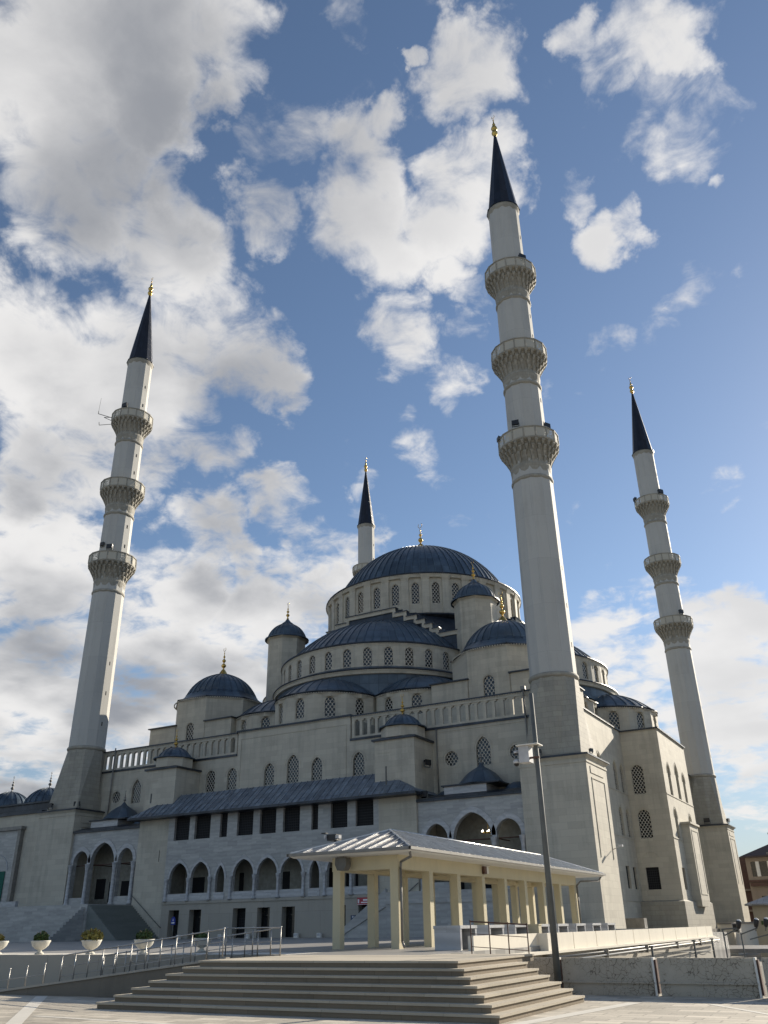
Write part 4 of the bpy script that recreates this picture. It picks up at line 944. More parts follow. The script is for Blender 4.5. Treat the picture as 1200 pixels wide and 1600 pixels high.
# ================================================================== FLOODLIGHTS etc. on the minarets and the mosque
GF = 'black floodlights fixed to the minarets and walls'
def flood():
    t = thing('floodlight', '', 'floodlight', (0, 0, 0), GF)
    MB().box(-.28, .28, -.10, .12, .18, .55).box(-.32, .32, -.16, -.10, .14, .59).build('lamp_head', 'black', t)
    MB().box(-.34, -.29, -.05, .05, 0, .36).box(.29, .34, -.05, .05, 0, .36).box(-.34, .34, -.05, .05, -.03, .03).build('bracket', 'pole', t)
    return t
fl0 = flood(); first = True
def place_flood(x, y, z, rz, label, s=1.):
    global first
    o = fl0 if first else copy_tree(fl0); first = False
    o.location = (x, y, z); o.rotation_euler = (0, 0, R(rz)); s *= .8; o.scale = (s, s, s); o['label'] = label
place_flood(-.95, -2.75, 13.53, 0, 'floodlight on the front cornice of the nearest minaret block', .9)
place_flood(2.75, -1.2, 13.53, 70, 'floodlight tipped over the right edge of the nearest minaret block', .75)
place_flood(-56.1, -2.75, 13.53, 0, 'left floodlight of the two on the cornice of the left minaret block', 1.3)
place_flood(-52.9, -2.0, 13.53, 30, 'right floodlight of the two on the cornice of the left minaret block', 1.3)
place_flood(.3, 59.4, 13.53, 0, 'floodlight on the front cornice of the far right minaret block', 1.5)
place_flood(2.8, 60.6, 13.53, 80, 'floodlight at the right edge of the far right minaret block', 1.3)
place_flood(1.9, -1.3, 64.2, 60, 'floodlight on the top balcony of the nearest minaret', 1.6)
place_flood(-.2, -2.55, 43.7, 10, 'middle floodlight above the lowest balcony of the nearest minaret', 1.3)
place_flood(-2.3, -1.6, 43.1, -50, 'left floodlight above the lowest balcony of the nearest minaret', 1.2)
place_flood(2.3, -1.0, 43.4, 60, 'right floodlight above the lowest balcony of the nearest minaret', 1.3)
place_flood(-54.2, -2.2, 64.3, 0, 'square floodlight on the top balcony of the left minaret', 1.7)
place_flood(-53.5, -2.0, 43.6, 20, 'right floodlight above the lowest balcony of the left minaret', 1.5)
place_flood(-55.0, -1.9, 44.4, 0, 'middle floodlight above the lowest balcony of the left minaret', 1.2)
place_flood(-57.2, -1.4, 43.4, -40, 'left floodlight above the lowest balcony of the left minaret', 1.3)
place_flood(1.9, 60.6, 64.1, 60, 'right floodlight on the top balcony of the far right minaret', 1.9)
place_flood(-2.3, 61.0, 64.1, -50, 'left floodlight on the top balcony of the far right minaret', 1.5)
place_flood(1.7, 60.6, 43.6, 60, 'floodlight above the lowest balcony of the far right minaret', 1.5)
place_flood(-11.7, -.9, 13.9, 70, 'floodlight on the right side of the right stair turret', 1.3)
place_flood(-11.3, -2.5, 11.1, 0, 'floodlight at the left end of the right portico roof', 1.3)
place_flood(-64.9, -2.4, 10.9, 20, 'small floodlight on the frame of the marble portal at the left edge', .9)
an = MB().path([(-56.3, -1.5, 63.7), (-58.9, -2.5, 64.9), (-58.9, -2.5, 65.3)], .045).tube((-58.9, -2.5, 65.3), (-58.8, -2.5, 67.4), .018).path([(-56.4, -1.6, 63.2), (-57.9, -2.3, 64.1), (-56.5, -1.6, 64.0)], .04).path([(-56.5, -1.7, 62.9), (-58.5, -2.4, 63.0), (-58.6, -2.4, 63.5)], .04)
tag(an.build('antenna_bracket', 'pole'), 'thin antenna rods on brackets sticking out left of the left minaret top balcony', 'antenna')
# chandelier in the right portico
ch = thing('chandelier', 'small lit chandelier hanging inside the centre arch of the right portico', 'chandelier', (-6.6, -.6, 8.3))
MB().lathe(-6.6, -.6, [(.5, 8.32), (.55, 8.35), (.5, 8.38), (.45, 8.35), (.5, 8.32)], 16).tube((-6.6, -.6, 8.35), (-6.6, -.6, 10.3), .02).tube((-7.1, -.6, 8.35), (-6.1, -.6, 8.35), .02).tube((-6.6, -1.1, 8.35), (-6.6, -.1, 8.35), .02).build('ring', 'gold', ch)
for k in range(6):
    a = 2*math.pi*k/6; x, y = -6.6+.52*math.cos(a), -.6+.52*math.sin(a)
    MB().lathe(x, y, [(.01, 8.38), (.045, 8.41), (.055, 8.46), (.04, 8.51), (.0, 8.53)], 8).build('bulb', 'bulb', ch)

# ================================================================== COURTYARD BUILDING at the left
cb = thing('courtyard_building', 'lower courtyard wall with small lead domes left of the left minaret', 'building', (-66, -1, TZ))
MB().box(-110, -57.62, -2.3, 20, .9, 13.35).build('wall', 'plaster', cb)
MB().box(-110, -57.6, -2.55, -.5, 13.35, 13.6).box(-110, -58, -1.2, 4, 13.6, 14.6).box(-110, -58, -1.4, 4.2, 14.6, 14.78).build('cornice', 'leadflat', cb)
MB().box(-75, -60.6, -2.62, -2.31, .9, 11.75).build('portal_panel', 'marble', cb)
MB().box(-75, -59.95, -2.95, -2.30, 11.75, 12.1).box(-60.6, -60.15, -2.80, -2.31, 3.9, 11.75).build('portal_frame', 'gutter', cb)
pn = MB()
f = arch(-64.9, -61.5, 3.9, 7.7, 9.3)[2:]
for a, q in zip(f, f[1:]): pn.tube((a[0], -2.64, a[1]), (q[0], -2.64, q[1]), .05, 5)
pn.build('portal_arch', 'marble_pale', cb)
tag(MB().box(-66.5, -61.75, -2.72, -2.66, 4.2, 7.65).build('green_banner', 'green'), 'dark green cloth hanging in the marble portal at the left edge', 'banner')
for x, y in ((-69.3, 2.2), (-63.2, 2.6), (-75.5, 2.2)):
    pr = [(2.9, 14.6), (2.9, 14.9), (2.75, 15.0)]+cap(x, y, 15.0, 2.6, 1.9, 10, ogee=.15)
    d = MB().lathe(x, y, pr, 20, us=16).ribs(x, y, pr[2:-2], 20, 0, 360, .08, .06).build('small_dome', 'lead', cb)
    finial(MB(), x, y, 16.9, 1.9, .7).build('finial', 'gutter', d)

# ================================================================== COLONNADE SHELTER
sh = thing('colonnade_shelter', 'long cream open shelter with square columns and seamed metal roof on the terrace', 'shelter', (4.7, -28, TZ))
cys = [-38.85+2.47*k for k in range(9)]
CW = .155; XL, XRr = 3.5, 5.90
for y in cys:
    for x in (XL, XRr): MB().box(x-CW, x+CW, y-CW, y+CW, TZ-.01, 3.5).build('column', 'cream', sh)
ya, yb = cys[0]-CW, cys[-1]+CW
bm_ = MB().box(XL-CW-.02, XL+CW+.02, ya-.02, yb+.02, 3.5, 4.0).box(XRr-CW-.02, XRr+CW+.02, ya-.02, yb+.02, 3.5, 4.0).box(XL+CW+.02, XRr-CW-.02, ya-.018, ya+.32, 3.503, 4.0).box(XL+CW+.02, XRr-CW-.02, yb-.32, yb+.018, 3.503, 4.0)
for y in cys[1:-1]: bm_.box(XL+CW+.02, XRr-CW-.02, y-.1, y+.1, 3.62, 4.0)
bm_.build('beam', 'cream', sh)
e0x, e1x, e0y, e1y, ez = 2.1, 7.1, -40.0, -17.0, 4.02
MB().prism([(e0x+.1, e0y+.1), (e1x-.1, e0y+.1), (e1x-.1, e1y-.1), (e0x+.1, e1y-.1)], ez-.06, ez-.01, [(e0x, e0y), (e1x, e0y), (e1x, e1y), (e0x, e1y)]).box(e0x, e1x, e0y, e1y, ez-.01, ez+.06).build('soffit', 'white', sh)
rz_, rx_, ry0, ry1 = 5.02, 4.6, -36.9, -20.1
r_ = MB(); Z = ez+.09
def rf_(p, ux): r_.poly(p, [((q[0] if ux else q[1]), q[2]*2.5) for q in p])
rf_([(e0x-.03, e0y-.03, Z), (e1x+.03, e0y-.03, Z), (rx_, ry0, rz_)], 1); rf_([(e1x+.03, e0y-.03, Z), (e1x+.03, e1y+.03, Z), (rx_, ry1, rz_), (rx_, ry0, rz_)], 0)
rf_([(e1x+.03, e1y+.03, Z), (e0x-.03, e1y+.03, Z), (rx_, ry1, rz_)], 1); rf_([(e0x-.03, e1y+.03, Z), (e0x-.03, e0y-.03, Z), (rx_, ry0, rz_), (rx_, ry1, rz_)], 0)
r_.poly([(e0x-.03, e0y-.03, Z), (e1x+.03, e0y-.03, Z), (e1x+.03, e1y+.03, Z), (e0x-.03, e1y+.03, Z)])
ro = r_.build('roof', 'seamroof', sh)
sm = MB()
for k in range(1, 9):      # front hip seams
    x = e0x+(e1x-e0x)*k/9; f_ = min((x-e0x)/(rx_-e0x), (e1x-x)/(e1x-rx_)); sm.tube((x, e0y, Z+.02), (x, e0y+(ry0-e0y)*f_, Z+.02+(rz_-Z)*f_), .03, 4)
n_ = 42
for k in range(1, n_):
    y = e0y+(e1y-e0y)*k/n_; f_ = min(1, (y-e0y)/(ry0-e0y), (e1y-y)/(e1y-ry1))
    for ex_ in (e0x, e1x): sm.tube((ex_, y, Z+.02), (ex_+(rx_-ex_)*f_, y, Z+.02+(rz_-Z)*f_), .032, 4)
sm.tube((rx_, ry0, rz_+.02), (rx_, ry1, rz_+.02), .05, 6)
for a, b in (((e0x, e0y), (rx_, ry0)), ((e1x, e0y), (rx_, ry0)), ((e0x, e1y), (rx_, ry1)), ((e1x, e1y), (rx_, ry1))): sm.tube((*a, Z+.02), (*b, rz_+.02), .035, 5)
sm.build('seam', 'seam', ro)
g = MB().box(e0x-.06, e1x+.06, e0y-.1, e0y-.005, ez, ez+.1).box(e1x+.005, e1x+.10, e0y-.1, e1y+.1, ez, ez+.1).box(e0x-.10, e0x-.005, e0y-.1, e1y+.1, ez, ez+.1)
g.build('gutter', 'gutter', sh)
MB().path([(e1x-.1, e0y+.15, ez-.02), (e1x-.13, e0y+.3, 3.82), (XRr+.3, ya-.0, 3.72), (XRr+CW+.07, ya+.1, 3.5), (XRr+CW+.07, ya+.1, 1.2), (XRr+CW+.2, ya+.0, 1.03)], .045, 8).build('downpipe', 'gutter', sh)
MB().path([(e1x-.1, e1y-.2, ez-.02), (e1x-.2, e1y-.4, 3.75), (XRr+.4, yb+.1, 3.7), (XRr+CW+.07, yb-.05, 3.5), (XRr+CW+.07, yb-.05, 1.0)], .045, 8).build('downpipe', 'gutter', sh)
for i, y in enumerate((-37.6, -35.1, -32.7, -30.2, -27.8)):
    o = MB().lathe(XRr-.75, y, [(.0, 3.86), (.09, 3.86), (.13, 3.92), (.13, 4.0)], 12); o.build('ceiling_lamp', 'gutter', sh)
sp = thing('loudspeaker', 'grey cloth-covered speaker box hanging under the front eave of the shelter', 'speaker', (4.0, -39.3, 3.6))
MB().extr([(3.82, -39.6, 3.93), (4.24, -39.6, 3.93), (4.28, -39.6, 3.66), (4.17, -39.6, 3.50), (3.9, -39.6, 3.50), (3.8, -39.6, 3.70)][::-1], (0, .34, 0)).build('cabinet', 'bin', sp)
MB().path([(3.85, -39.5, 3.95), (3.9, -39.5, 4.05), (4.05, -39.5, 4.05), (4.1, -39.5, 3.95)], .02, 5).build('hanger', 'pole', sp)
ps = thing('wall_speaker', 'small brown and white box fixed on the right side beam of the shelter', 'speaker', (6.1, -31.3, 3.7))
MB().box(6.085, 6.2, -31.6, -31.35, 3.6, 3.9).build('front', 'wood', ps); MB().box(6.085, 6.18, -31.33, -31.1, 3.62, 3.88).box(6.08, 6.22, -31.65, -31.05, 3.9, 3.93).build('case', 'white', ps)
# cabinet light seen over the shelter's left hip: cameras
cm = thing('camera_cluster', 'dark camera and lamp cluster showing above the left slope of the shelter roof', 'camera', (2.6, -37.5, 4.3))
MB().box(2.2, 2.62, -37.7, -37.3, 4.72, 4.95).tube((2.45, -37.5, 4.1), (2.45, -37.5, 4.72), .03).box(2.0, 2.2, -37.8, -37.6, 4.98, 5.02).build('housing', 'black', cm)
MB().box(2.63, 2.78, -37.75, -37.55, 4.78, 4.9).box(2.12, 2.19, -37.8, -37.6, 4.8, 4.92).build('lens', 'box', cm)
tag(MB().lathe(2.0, -38.3, [(.0, 4.18), (.09, 4.2), (.11, 4.28), (.05, 4.36), (0, 4.38)], 10).tube((2.0, -38.3, 4.05), (2.0, -38.3, 4.2), .02).build('dome_camera', 'box'), 'tiny white dome camera near the left tip of the shelter roof', 'camera')

# ================================================================== STONE TABLES behind the terrace wall
GT = 'marble stone tables in a row behind the terrace wall'
def table():
    t = thing('stone_table', '', 'stone table', (0, 0, 0), GT)
    MB().box(-.47, .47, 0, 1.30, .60, .69).build('slab', 'marble_pale', t)
    for y in (.02, 1.16): MB().box(-.45, .45, y, y+.12, 0, .60).build('end_wall', 'marble_pale', t)
    MB().box(-.45, -.33, .14, 1.16, 0, .60).build('back_panel', 'marble', t)
    return t
t0 = table(); names = ['nearest the steps, standing clear of the wall', 'second from the steps', 'third from the steps', 'fourth from the steps', 'fifth from the steps, just left of the lamp pole', 'sixth from the steps, right of the lamp pole', 'seventh from the steps', 'last and farthest, beside the minaret block']
for i, nm in enumerate(names):
    o = t0 if i == 0 else copy_tree(t0)
    o.location = (8.72, -40.75+2.3*i, TZ); o['label'] = 'pale marble table '+nm
# small crates standing between
tag(MB().box(9.2, 9.6, -34.9, -34.6, TZ, 1.62).box(9.18, 9.62, -34.92, -34.58, 1.62, 1.66).build('marble_block', 'cream'), 'small cream block standing in front of a stone table left of the lamp pole', 'block')

# ================================================================== TERRACE WALL with pipe and brackets
tw = thing('terrace_wall', 'long sunlit cream parapet wall running from the steps to the mosque', 'wall', (10, -25, 0))
ysx = [-41.45, -38.6, -36.05]
w1 = MB().box(9.75, 9.93, -41.45, -36.0, TZ-.2, 1.37).box(9.75, 10.3, -36.0, -35.9, TZ-.3, 1.37)
w1.build('near_panel', 'twall', tw)
yk = -35.9; k = 0
while yk < -5.5:
    y2 = min(yk+2.88, -5.2)
    MB().box(10.1, 10.25, yk+.03, y2-.03, .82, 1.37).build('panel', 'twall', tw); yk = y2
MB().box(10.03, 10.2, -35.8, -5.25, .8, 1.35).build('panel_back', 'gutter', tw)
MB().box(9.7, 10.45, -42.6, -5.2, .74, .82).build('ledge', 'twall', tw)
MB().box(9.6, 10.2, -42.6, -5.2, -4, .74).box(3.2, 10.2, -5.3, -5.05, -4, 1.3).build('lower_wall', 'retain', tw)
pp = thing('service_pipes', 'bundle of thin pipes and cables slung along the outside of the terrace wall', 'pipes', (10.6, -25, .6))
MB().tube((10.55, -42.4, .60), (10.55, -5.3, .70), .045, 6).build('pipe', 'gutter', pp)
MB().tube((10.62, -42.3, .48), (10.62, -5.3, .62), .03, 6).build('pipe', 'white', pp)
pts = [(10.6+.02*math.sin(k*1.7), -42.2+k*.92, .52+.05*math.sin(k*2.3)-.07*abs(math.sin(k*.9))) for k in range(41)]
MB().path(pts, .016, 5).build('cable', 'black', pp)
for y in (-36.5, -30.2, -23.8, -17.5, -11.5): MB().box(10.25, 10.7, y-.03, y+.03, .42, .74).build('bracket', 'gutter', pp)

# ================================================================== lower yard seen beyond the fence
struct(MB().box(3.0, 10.2, -5.0, 80, -4, -1.6).build('yard_ground', 'earth'))
an_ = thing('annex_wall', 'low sunlit cream service wall below the far right minaret', 'wall', (4.5, 45, 0))
MB().box(3.0, 4.6, 38.2, 61, -4, 1.35).build('wall', 'twall', an_)
MB().box(3.0, 4.75, 38.1, 61.1, 1.35, 1.5).build('coping', 'gutter', an_)
ac = thing('air_conditioner', 'grey air conditioner unit fixed on the low sunlit wall beside the side bay', 'air conditioner', (5.2, 36, .9))
MB().box(4.7, 5.4, 36.8, 38.0, .55, 1.45).build('casing', 'box', ac); MB().lathe(5.05, 36.78, [(.0, 0.)]*2, 8) if 0 else None
MB().box(4.8, 5.3, 36.74, 36.79, .65, 1.35).build('fan_grille', 'black', ac)
# thin posts and shrubs-bare stems along the lower wall
for i, (x, y, h, lb) in enumerate(((10.9, -24, 1.25, 'thin dark post below the pipes, nearest of the three'), (10.9, -14.6, 1.3, 'thin dark post below the pipes, middle one of three'), (10.9, -9.4, 1.3, 'thin dark post below the pipes, farthest of three'))):
    tag(MB().tube((x, y, -2), (x, y, h-.55), .06).box(x-.1, x+.1, y-.1, y+.1, h-.62, h-.55).build('service_post', 'pole'), lb, 'post', 'thin posts below the terrace wall')
# clothes-line-like wires
tag(MB().tube((10.9, -24, .62), (10.9, -9.4, .7), .015).tube((10.9, -24, .4), (10.9, -9.4, .1), .015).build('service_wire', 'pole'), 'thin wires strung between the posts below the terrace wall', 'wire')
# bracket frame with three lamps
lr = thing('spotlight_gantry', 'dark angle-iron frame at the right edge carrying the three small spotlights', 'gantry', (14, -20, 1))
MB().path([(12.35, -14, 1.25), (13.25, -14, 1.3), (12.45, -14, .95), (12.35, -14, 1.25)], .035, 5).path([(13.3, -14, 1.0), (14.2, -14, 1.3)], .035, 5).path([(13.7, -14, .75), (15.2, -14, 1.1)], .03, 5).tube((12.4, -14, 1.25), (12.4, -14, -4), .04).tube((13.3, -14, 1.05), (13.3, -14, -4), .04).tube((15.0, -14, 1.05), (15.0, -14, -4), .04).build('frame', 'pole', lr)
GL = 'three spotlights on the dark frame at the right edge'
def spot():
    t = thing('spotlight', '', 'spotlight', (0, 0, 0), GL)
    MB().lathe(0, 0, [(.0, .05), (.09, .08), (.12, .2), (.15, .42), (.13, .46)], 10).build('housing', 'black', t)
    MB().lathe(0, 0, [(.13, .46), (.08, .52), (0, .54)], 10).build('cap', 'white', t)
    MB().tube((0, 0, -.12), (0, 0, .08), .03).build('stem', 'pole', t)
    return t
s0 = spot()
for i, (x, z, lb) in enumerate(((13.2, 1.2, 'leftmost'), (14.1, 1.25, 'middle'), (14.6, 1.27, 'rightmost'))):
    o = s0 if i == 0 else copy_tree(s0); o.location = (x, -14, z); o.rotation_euler = (0, R(14), 0); o['label'] = lb+' white-capped black spotlight of the three on the dark frame'

# hut and far houses at the right edge
hut = thing('gate_hut', 'ochre hut with a grey seamed roof at the right edge', 'hut', (10, 30, -2))
MB().box(7.6, 14.7, 33, 40, -4, 3.25).build('wall', 'yellowhouse', hut)
MB().poly([(7.0, 32.4, 3.15), (15.4, 32.4, 3.15), (11.4, 36.5, 4.75)], [(0, 0), (8, 0), (4, 4)]).poly([(7.0, 40.6, 3.15), (7.0, 32.4, 3.15), (11.4, 36.5, 4.75)], [(0, 0), (8, 0), (4, 4)]).poly([(15.4, 32.4, 3.15), (15.4, 40.6, 3.15), (11.4, 36.5, 4.75)], [(0, 0), (8, 0), (4, 4)]).poly([(15.4, 40.6, 3.15), (7.0, 40.6, 3.15), (11.4, 36.5, 4.75)]).box(7.0, 15.4, 32.4, 40.6, 3.0, 3.14).build('roof', 'seamroof', hut)
MB().box(8.2, 10.6, 32.9, 32.99, 1.25, 1.6).build('painted_patch', 'leaf', hut)
MB().box(9.4, 11, 32.9, 33.0, -1.6, .3).build('window', 'glass', hut)
cn = thing('yard_canopy', 'dark flat canopy roof low at the right edge behind the cracked panels', 'canopy', (14, 5, 0))
MB().box(7.5, 17, 2, 12, -.35, -.1).build('roof', 'gutter', cn)
for x in (8, 16.5): MB().box(x, x+.15, 2.2, 2.35, -4, -.35).build('post', 'pole', cn)
br_ = thing('brick_house', 'narrow dark red-brown house just right of the far right minaret', 'house', (-2, 100, 0))
MB().box(-10, .2, 100, 112, -4, 11.6).build('wall', 'dark_tile' if 0 else 'wood', br_)
MB().box(-2.4, .35, 99.4, 100, 3.0, 3.3).box(-2.4, .35, 99.4, 100, 6.2, 6.5).build('balcony', 'brownhouse', br_)
h2 = thing('brown_house', 'brown apartment house with a dark hipped roof and white shutters at the right edge', 'house', (6, 92, 0))
MB().wall((0, 88, 0), (1, 0, 0), rect(-.2, 12, -4, 12.2), [rect(.5, 1.2, 9.2, 11.4), rect(1.8, 2.9, 9.2, 11.4), rect(3.6, 5, 9.2, 11.4), rect(1.2, 2.6, 4.2, 6.4)], .2).box(-.2, 12, 88.3, 100, -4, 12.2).wall((-.2, 88, 0), (0, 1, 0), rect(0, 12, -4, 12.2), (), .1, (-1, 0, 0)).build('wall', 'brownhouse', h2)
MB().prism([(-.8, 87.2), (12.8, 87.2), (12.8, 100.6), (-.8, 100.6)], 12.2, 14.6, [(4.5, 92.5), (7.5, 92.5), (7.5, 95), (4.5, 95)]).box(-.8, 12.8, 87.2, 88, 12.0, 12.19).build('roof', 'dark_tile', h2)
for x0, x1 in ((.5, 1.2), (1.8, 2.9), (3.6, 5)): MB().box(x0, x1, 88.15, 88.2, 9.2, 11.4).build('window', 'glass', h2)
MB().box(1.2, 2.6, 88.15, 88.2, 4.2, 6.4).build('window', 'glass', h2)
MB().box(1.22, 1.75, 87.9, 87.98, 9.2, 11.4).box(3.0, 3.5, 87.9, 87.98, 9.2, 11.4).build('shutter', 'white', h2)
MB().box(-.3, 12, 87.6, 88, 8.4, 8.7).box(0, 12, 87.3, 87.6, 7.8, 8.3).build('balcony', 'wood', h2)
h2.location = h2.location+Vector((.5, 0, -1.3))
cb2 = thing('tan_block', 'tall tan chimney-like block in front of the brown house at the right edge', 'building', (9, 60, 0))
MB().box(7.1, 14, 60, 70, -4, 9.4).build('wall', 'brownhouse', cb2)
MB().box(7.6, 8.3, 60.2, 60.9, 9.4, 11.8).box(7.5, 8.4, 60.1, 61.0, 11.8, 12.0).build('chimney', 'block', cb2)
MB().box(6.9, 14.2, 59.8, 70.2, 9.4, 9.6).build('coping', 'gutter', cb2)
# ================================================================== LAMP POLE with cabinet and cameras
lp = thing('lamp_pole', 'tall dark grey tapering pole at the right corner of the steps', 'pole', (13.1, -43.3, 0))
MB().tube((13.1, -43.3, 0), (13.1, -43.3, 7.86), .095, 16, .062).tube((13.1, -43.3, 0), (13.1, -43.3, .12), .19, 16).build('pole', 'pole', lp)
cbx = thing('camera_cabinet', 'pale grey metal cabinet strapped to the dark pole', 'cabinet', (12.8, -43.3, 5.85))
MB().box(12.62, 12.93, -43.5, -43.15, 5.86, 6.33).build('case', 'box', cbx); MB().box(12.57, 13.24, -43.56, -43.1, 6.33, 6.36).build('lid', 'white', cbx); MB().box(12.9, 13.22, -43.45, -43.38, 5.95, 6.0).build('strap', 'wood', cbx)
for z, r, lb in ((5.86, .085, 'larger lower dome camera beside the grey cabinet on the pole'), (6.15, .055, 'small upper camera beside the grey cabinet on the pole')):
    c_ = thing('dome_camera', lb, 'camera', (12.5, -43.4, z), 'cameras on the lamp pole')
    MB().lathe(12.5, -43.4, [(0, z-r), (r*.7, z-r*.7), (r, z)], 12).build('lens', 'black', c_)
    MB().lathe(12.5, -43.4, [(r, z), (r*1.15, z+.01), (r*1.1, z+r*.9), (r*.5, z+r*1.4), (0, z+r*1.45)], 12).tube((12.5, -43.4, z+r*1.2), (12.64, -43.35, z+r*1.2), .02).build('housing', 'box', c_)

# ================================================================== CONCRETE BARRIER PANELS
GB = 'cracked grey concrete barrier panels right of the steps'
xs = [(11.98, 12.98), (13.1, 15.48), (15.62, 17.92), (18.1, 20.5), (20.62, 23.0)]
lbs = ['short cracked concrete panel just behind the foot of the dark pole', 'cracked concrete panel immediately right of the dark pole', 'middle cracked concrete panel with dark repair-like cracks, second right of the pole', 'concrete panel cut off by the right edge of the picture', 'concrete panel beyond the right edge of the picture']
for i, (a, b) in enumerate(xs[:4]):
    t = thing('concrete_barrier', lbs[i], 'barrier', ((a+b)/2, -42.85, 0), GB)
    MB().box(a, b, -42.9, -42.78, .0 if i else .2, .84).build('panel', 'crack', t)
    MB().box(a-.01, b+.01, -42.96, -42.9, .27, .31).build('rail', 'crack', t)
    MB().box(b-.0, b+.05, -42.93, -42.70, 0, .85).build('post', 'white', t)
    MB().box(b+.055, b+.10, -42.90, -42.70, .05, .80).build('gap_post', 'wood', t)

# ================================================================== RAILINGS
def railing(label, pts, base, n, hs, mid_cap=True, r=.017, rails=(1., .55, .2), m='steel'):
    """posts at even spacing along the line; rails at fractions of the height"""
    a, b = Vector(pts[0]), Vector(pts[1]); t = thing('handrail_railing', label, 'railing', tuple((a+b)/2), 'steel railings by the steps and ramp')
    for k in range(n+1):
        p = a.lerp(b, k/n); MB().tube(p, p+Vector((0, 0, hs)), r).lathe(p.x, p.y, [(0, p.z+hs+.04), (.03, p.z+hs+.02), (.03, p.z+hs)], 8).build('post', m, t)
    for f in rails: MB().tube(a+Vector((0, 0, hs*f)), b+Vector((0, 0, hs*f)), r*1.15 if f == 1. else r*.55).build('rail', m, t)
    return t
rp = thing('wheelchair_ramp', 'sloping concrete ramp with a dark side wall left of the steps', 'ramp', (1, -46, 0))
rampz = lambda x: max(0, min(TZ, (x+3.6)/8.9*TZ))
MB().extr([(-3.9, -47.35, -.02), (5.35, -47.35, -.02), (5.35, -47.35, TZ), (-3.9, -47.35, .03)], (0, 1.9, 0)).build('ramp_body', 'ramp', rp)
MB().extr([(-3.9, -47.4, .0), (5.4, -47.4, .0+TZ-.02), (5.4, -47.4, TZ+.03), (-3.9, -47.4, .06)], (0, .16, 0)).build('kerb', 'retain', rp)
railing('outer ramp railing whose top rail ends just left of the step tops', [(-.9, -47.3, rampz(-.9)+.06), (5.2, -47.3, TZ+.03)], 0, 11, .68)
railing('low railing of four bare posts at the foot of the ramp on the left', [(-3.9, -47.3, .05), (-1.6, -47.3, rampz(-1.6)+.05)], 0, 3, .55, rails=(.5,))
railing('inner ramp railing against the retaining wall', [(-1.0, -45.55, rampz(-1)+.02), (5.3, -45.3, TZ)], 0, 14, .68)
railing('upper railing running on past the ramp towards the shelter', [(3.7, -45.35, TZ), (5.75, -45.45, TZ+.0)], 0, 2, .72, rails=(1., .5))
railing('short dark railing on the platform at the top right of the steps', [(11.0, -43.98, TZ), (12.62, -43.98, TZ-.1)], 0, 3, .78, m='wood', rails=(1., .62, .22))

# ================================================================== PLANTERS
GP = 'round stone planters along the terrace edge'
def planter():
    t = thing('stone_planter', '', 'planter', (0, 0, 0), GP)
    MB().lathe(0, 0, [(.0, 0), (.17, 0), (.17, .05), (.12, .07), (.075, .12), (.09, .15), (.2, .2), (.31, .3), (.35, .4), (.37, .44), (.37, .47), (.33, .47), (.30, .40)], 24).build('bowl', 'pot', t)
    MB().lathe(0, 0, [(.31, .41), (.0, .43)], 16).build('soil', 'soil', t)
    return t
p0 = planter()
def shrub(t, x, y, z, r, h, n, m, seed):
    rnd = random.Random(seed); b = MB()
    for k in range(n):
        a = rnd.uniform(0, 6.28); q = rnd.random()**.5*r; zz_ = z+rnd.random()**.8*h*(1-.5*q/r); s_ = rnd.uniform(.03, .075)
        d1 = Vector((rnd.uniform(-1, 1), rnd.uniform(-1, 1), rnd.uniform(-1, 1))).normalized(); d2 = d1.orthogonal().normalized()
        c_ = Vector((x+q*math.cos(a), y+q*math.sin(a), zz_)); b.poly([c_-d1*s_, c_+d2*s_*.5, c_+d1*s_, c_-d2*s_*.5])
    b.build('foliage', m, t)
    st_ = MB()
    for k in range(7):
        a = rnd.uniform(0, 6.28); st_.tube((x, y, z-.05), (x+r*.7*math.cos(a), y+r*.7*math.sin(a), z+h*.8), .008, 4)
    st_.build('stem', 'wood', t)
pl_ = [(-8.2, 'planter cut by the left edge, sunlit, with dry stems', (.16, .3, 160, 'leafdry')), (-5.95, 'grey shaded planter with a dark green shrub, second from the left', (.24, .36, 420, 'leaf')),
       (-3.4, 'sunlit planter with a bushy yellow-green shrub, in the middle of the row', (.36, .42, 620, 'leafdry')), (-.95, 'planter with a small green shrub above the outer ramp railing', (.27, .34, 360, 'leaf')), (.0, 'dark grey planter behind the ramp railings, nearest the steps', (.22, .18, 500, 'leaf'))]
for i, (x, lb, sh_) in enumerate(pl_):
    o = p0 if i == 0 else copy_tree(p0)
    y = -43.9 if i < 4 else -42.1
    o.location = (x, y, TZ); o.scale = (.92, .92, .95); o['label'] = lb
    g = thing('shrub', {0: 'dry stems in the planter at the left edge', 1: 'dark green shrub in the second planter from the left', 2: 'bushy yellow-green shrub in the middle planter', 3: 'small green shrub in the fourth planter from the left', 4: 'low dark shrub in the planter nearest the steps'}[i], 'shrub', (x, y, TZ+.42), 'shrubs in the terrace planters')
    shrub(g, x, y, TZ+.43, *sh_, i+3)

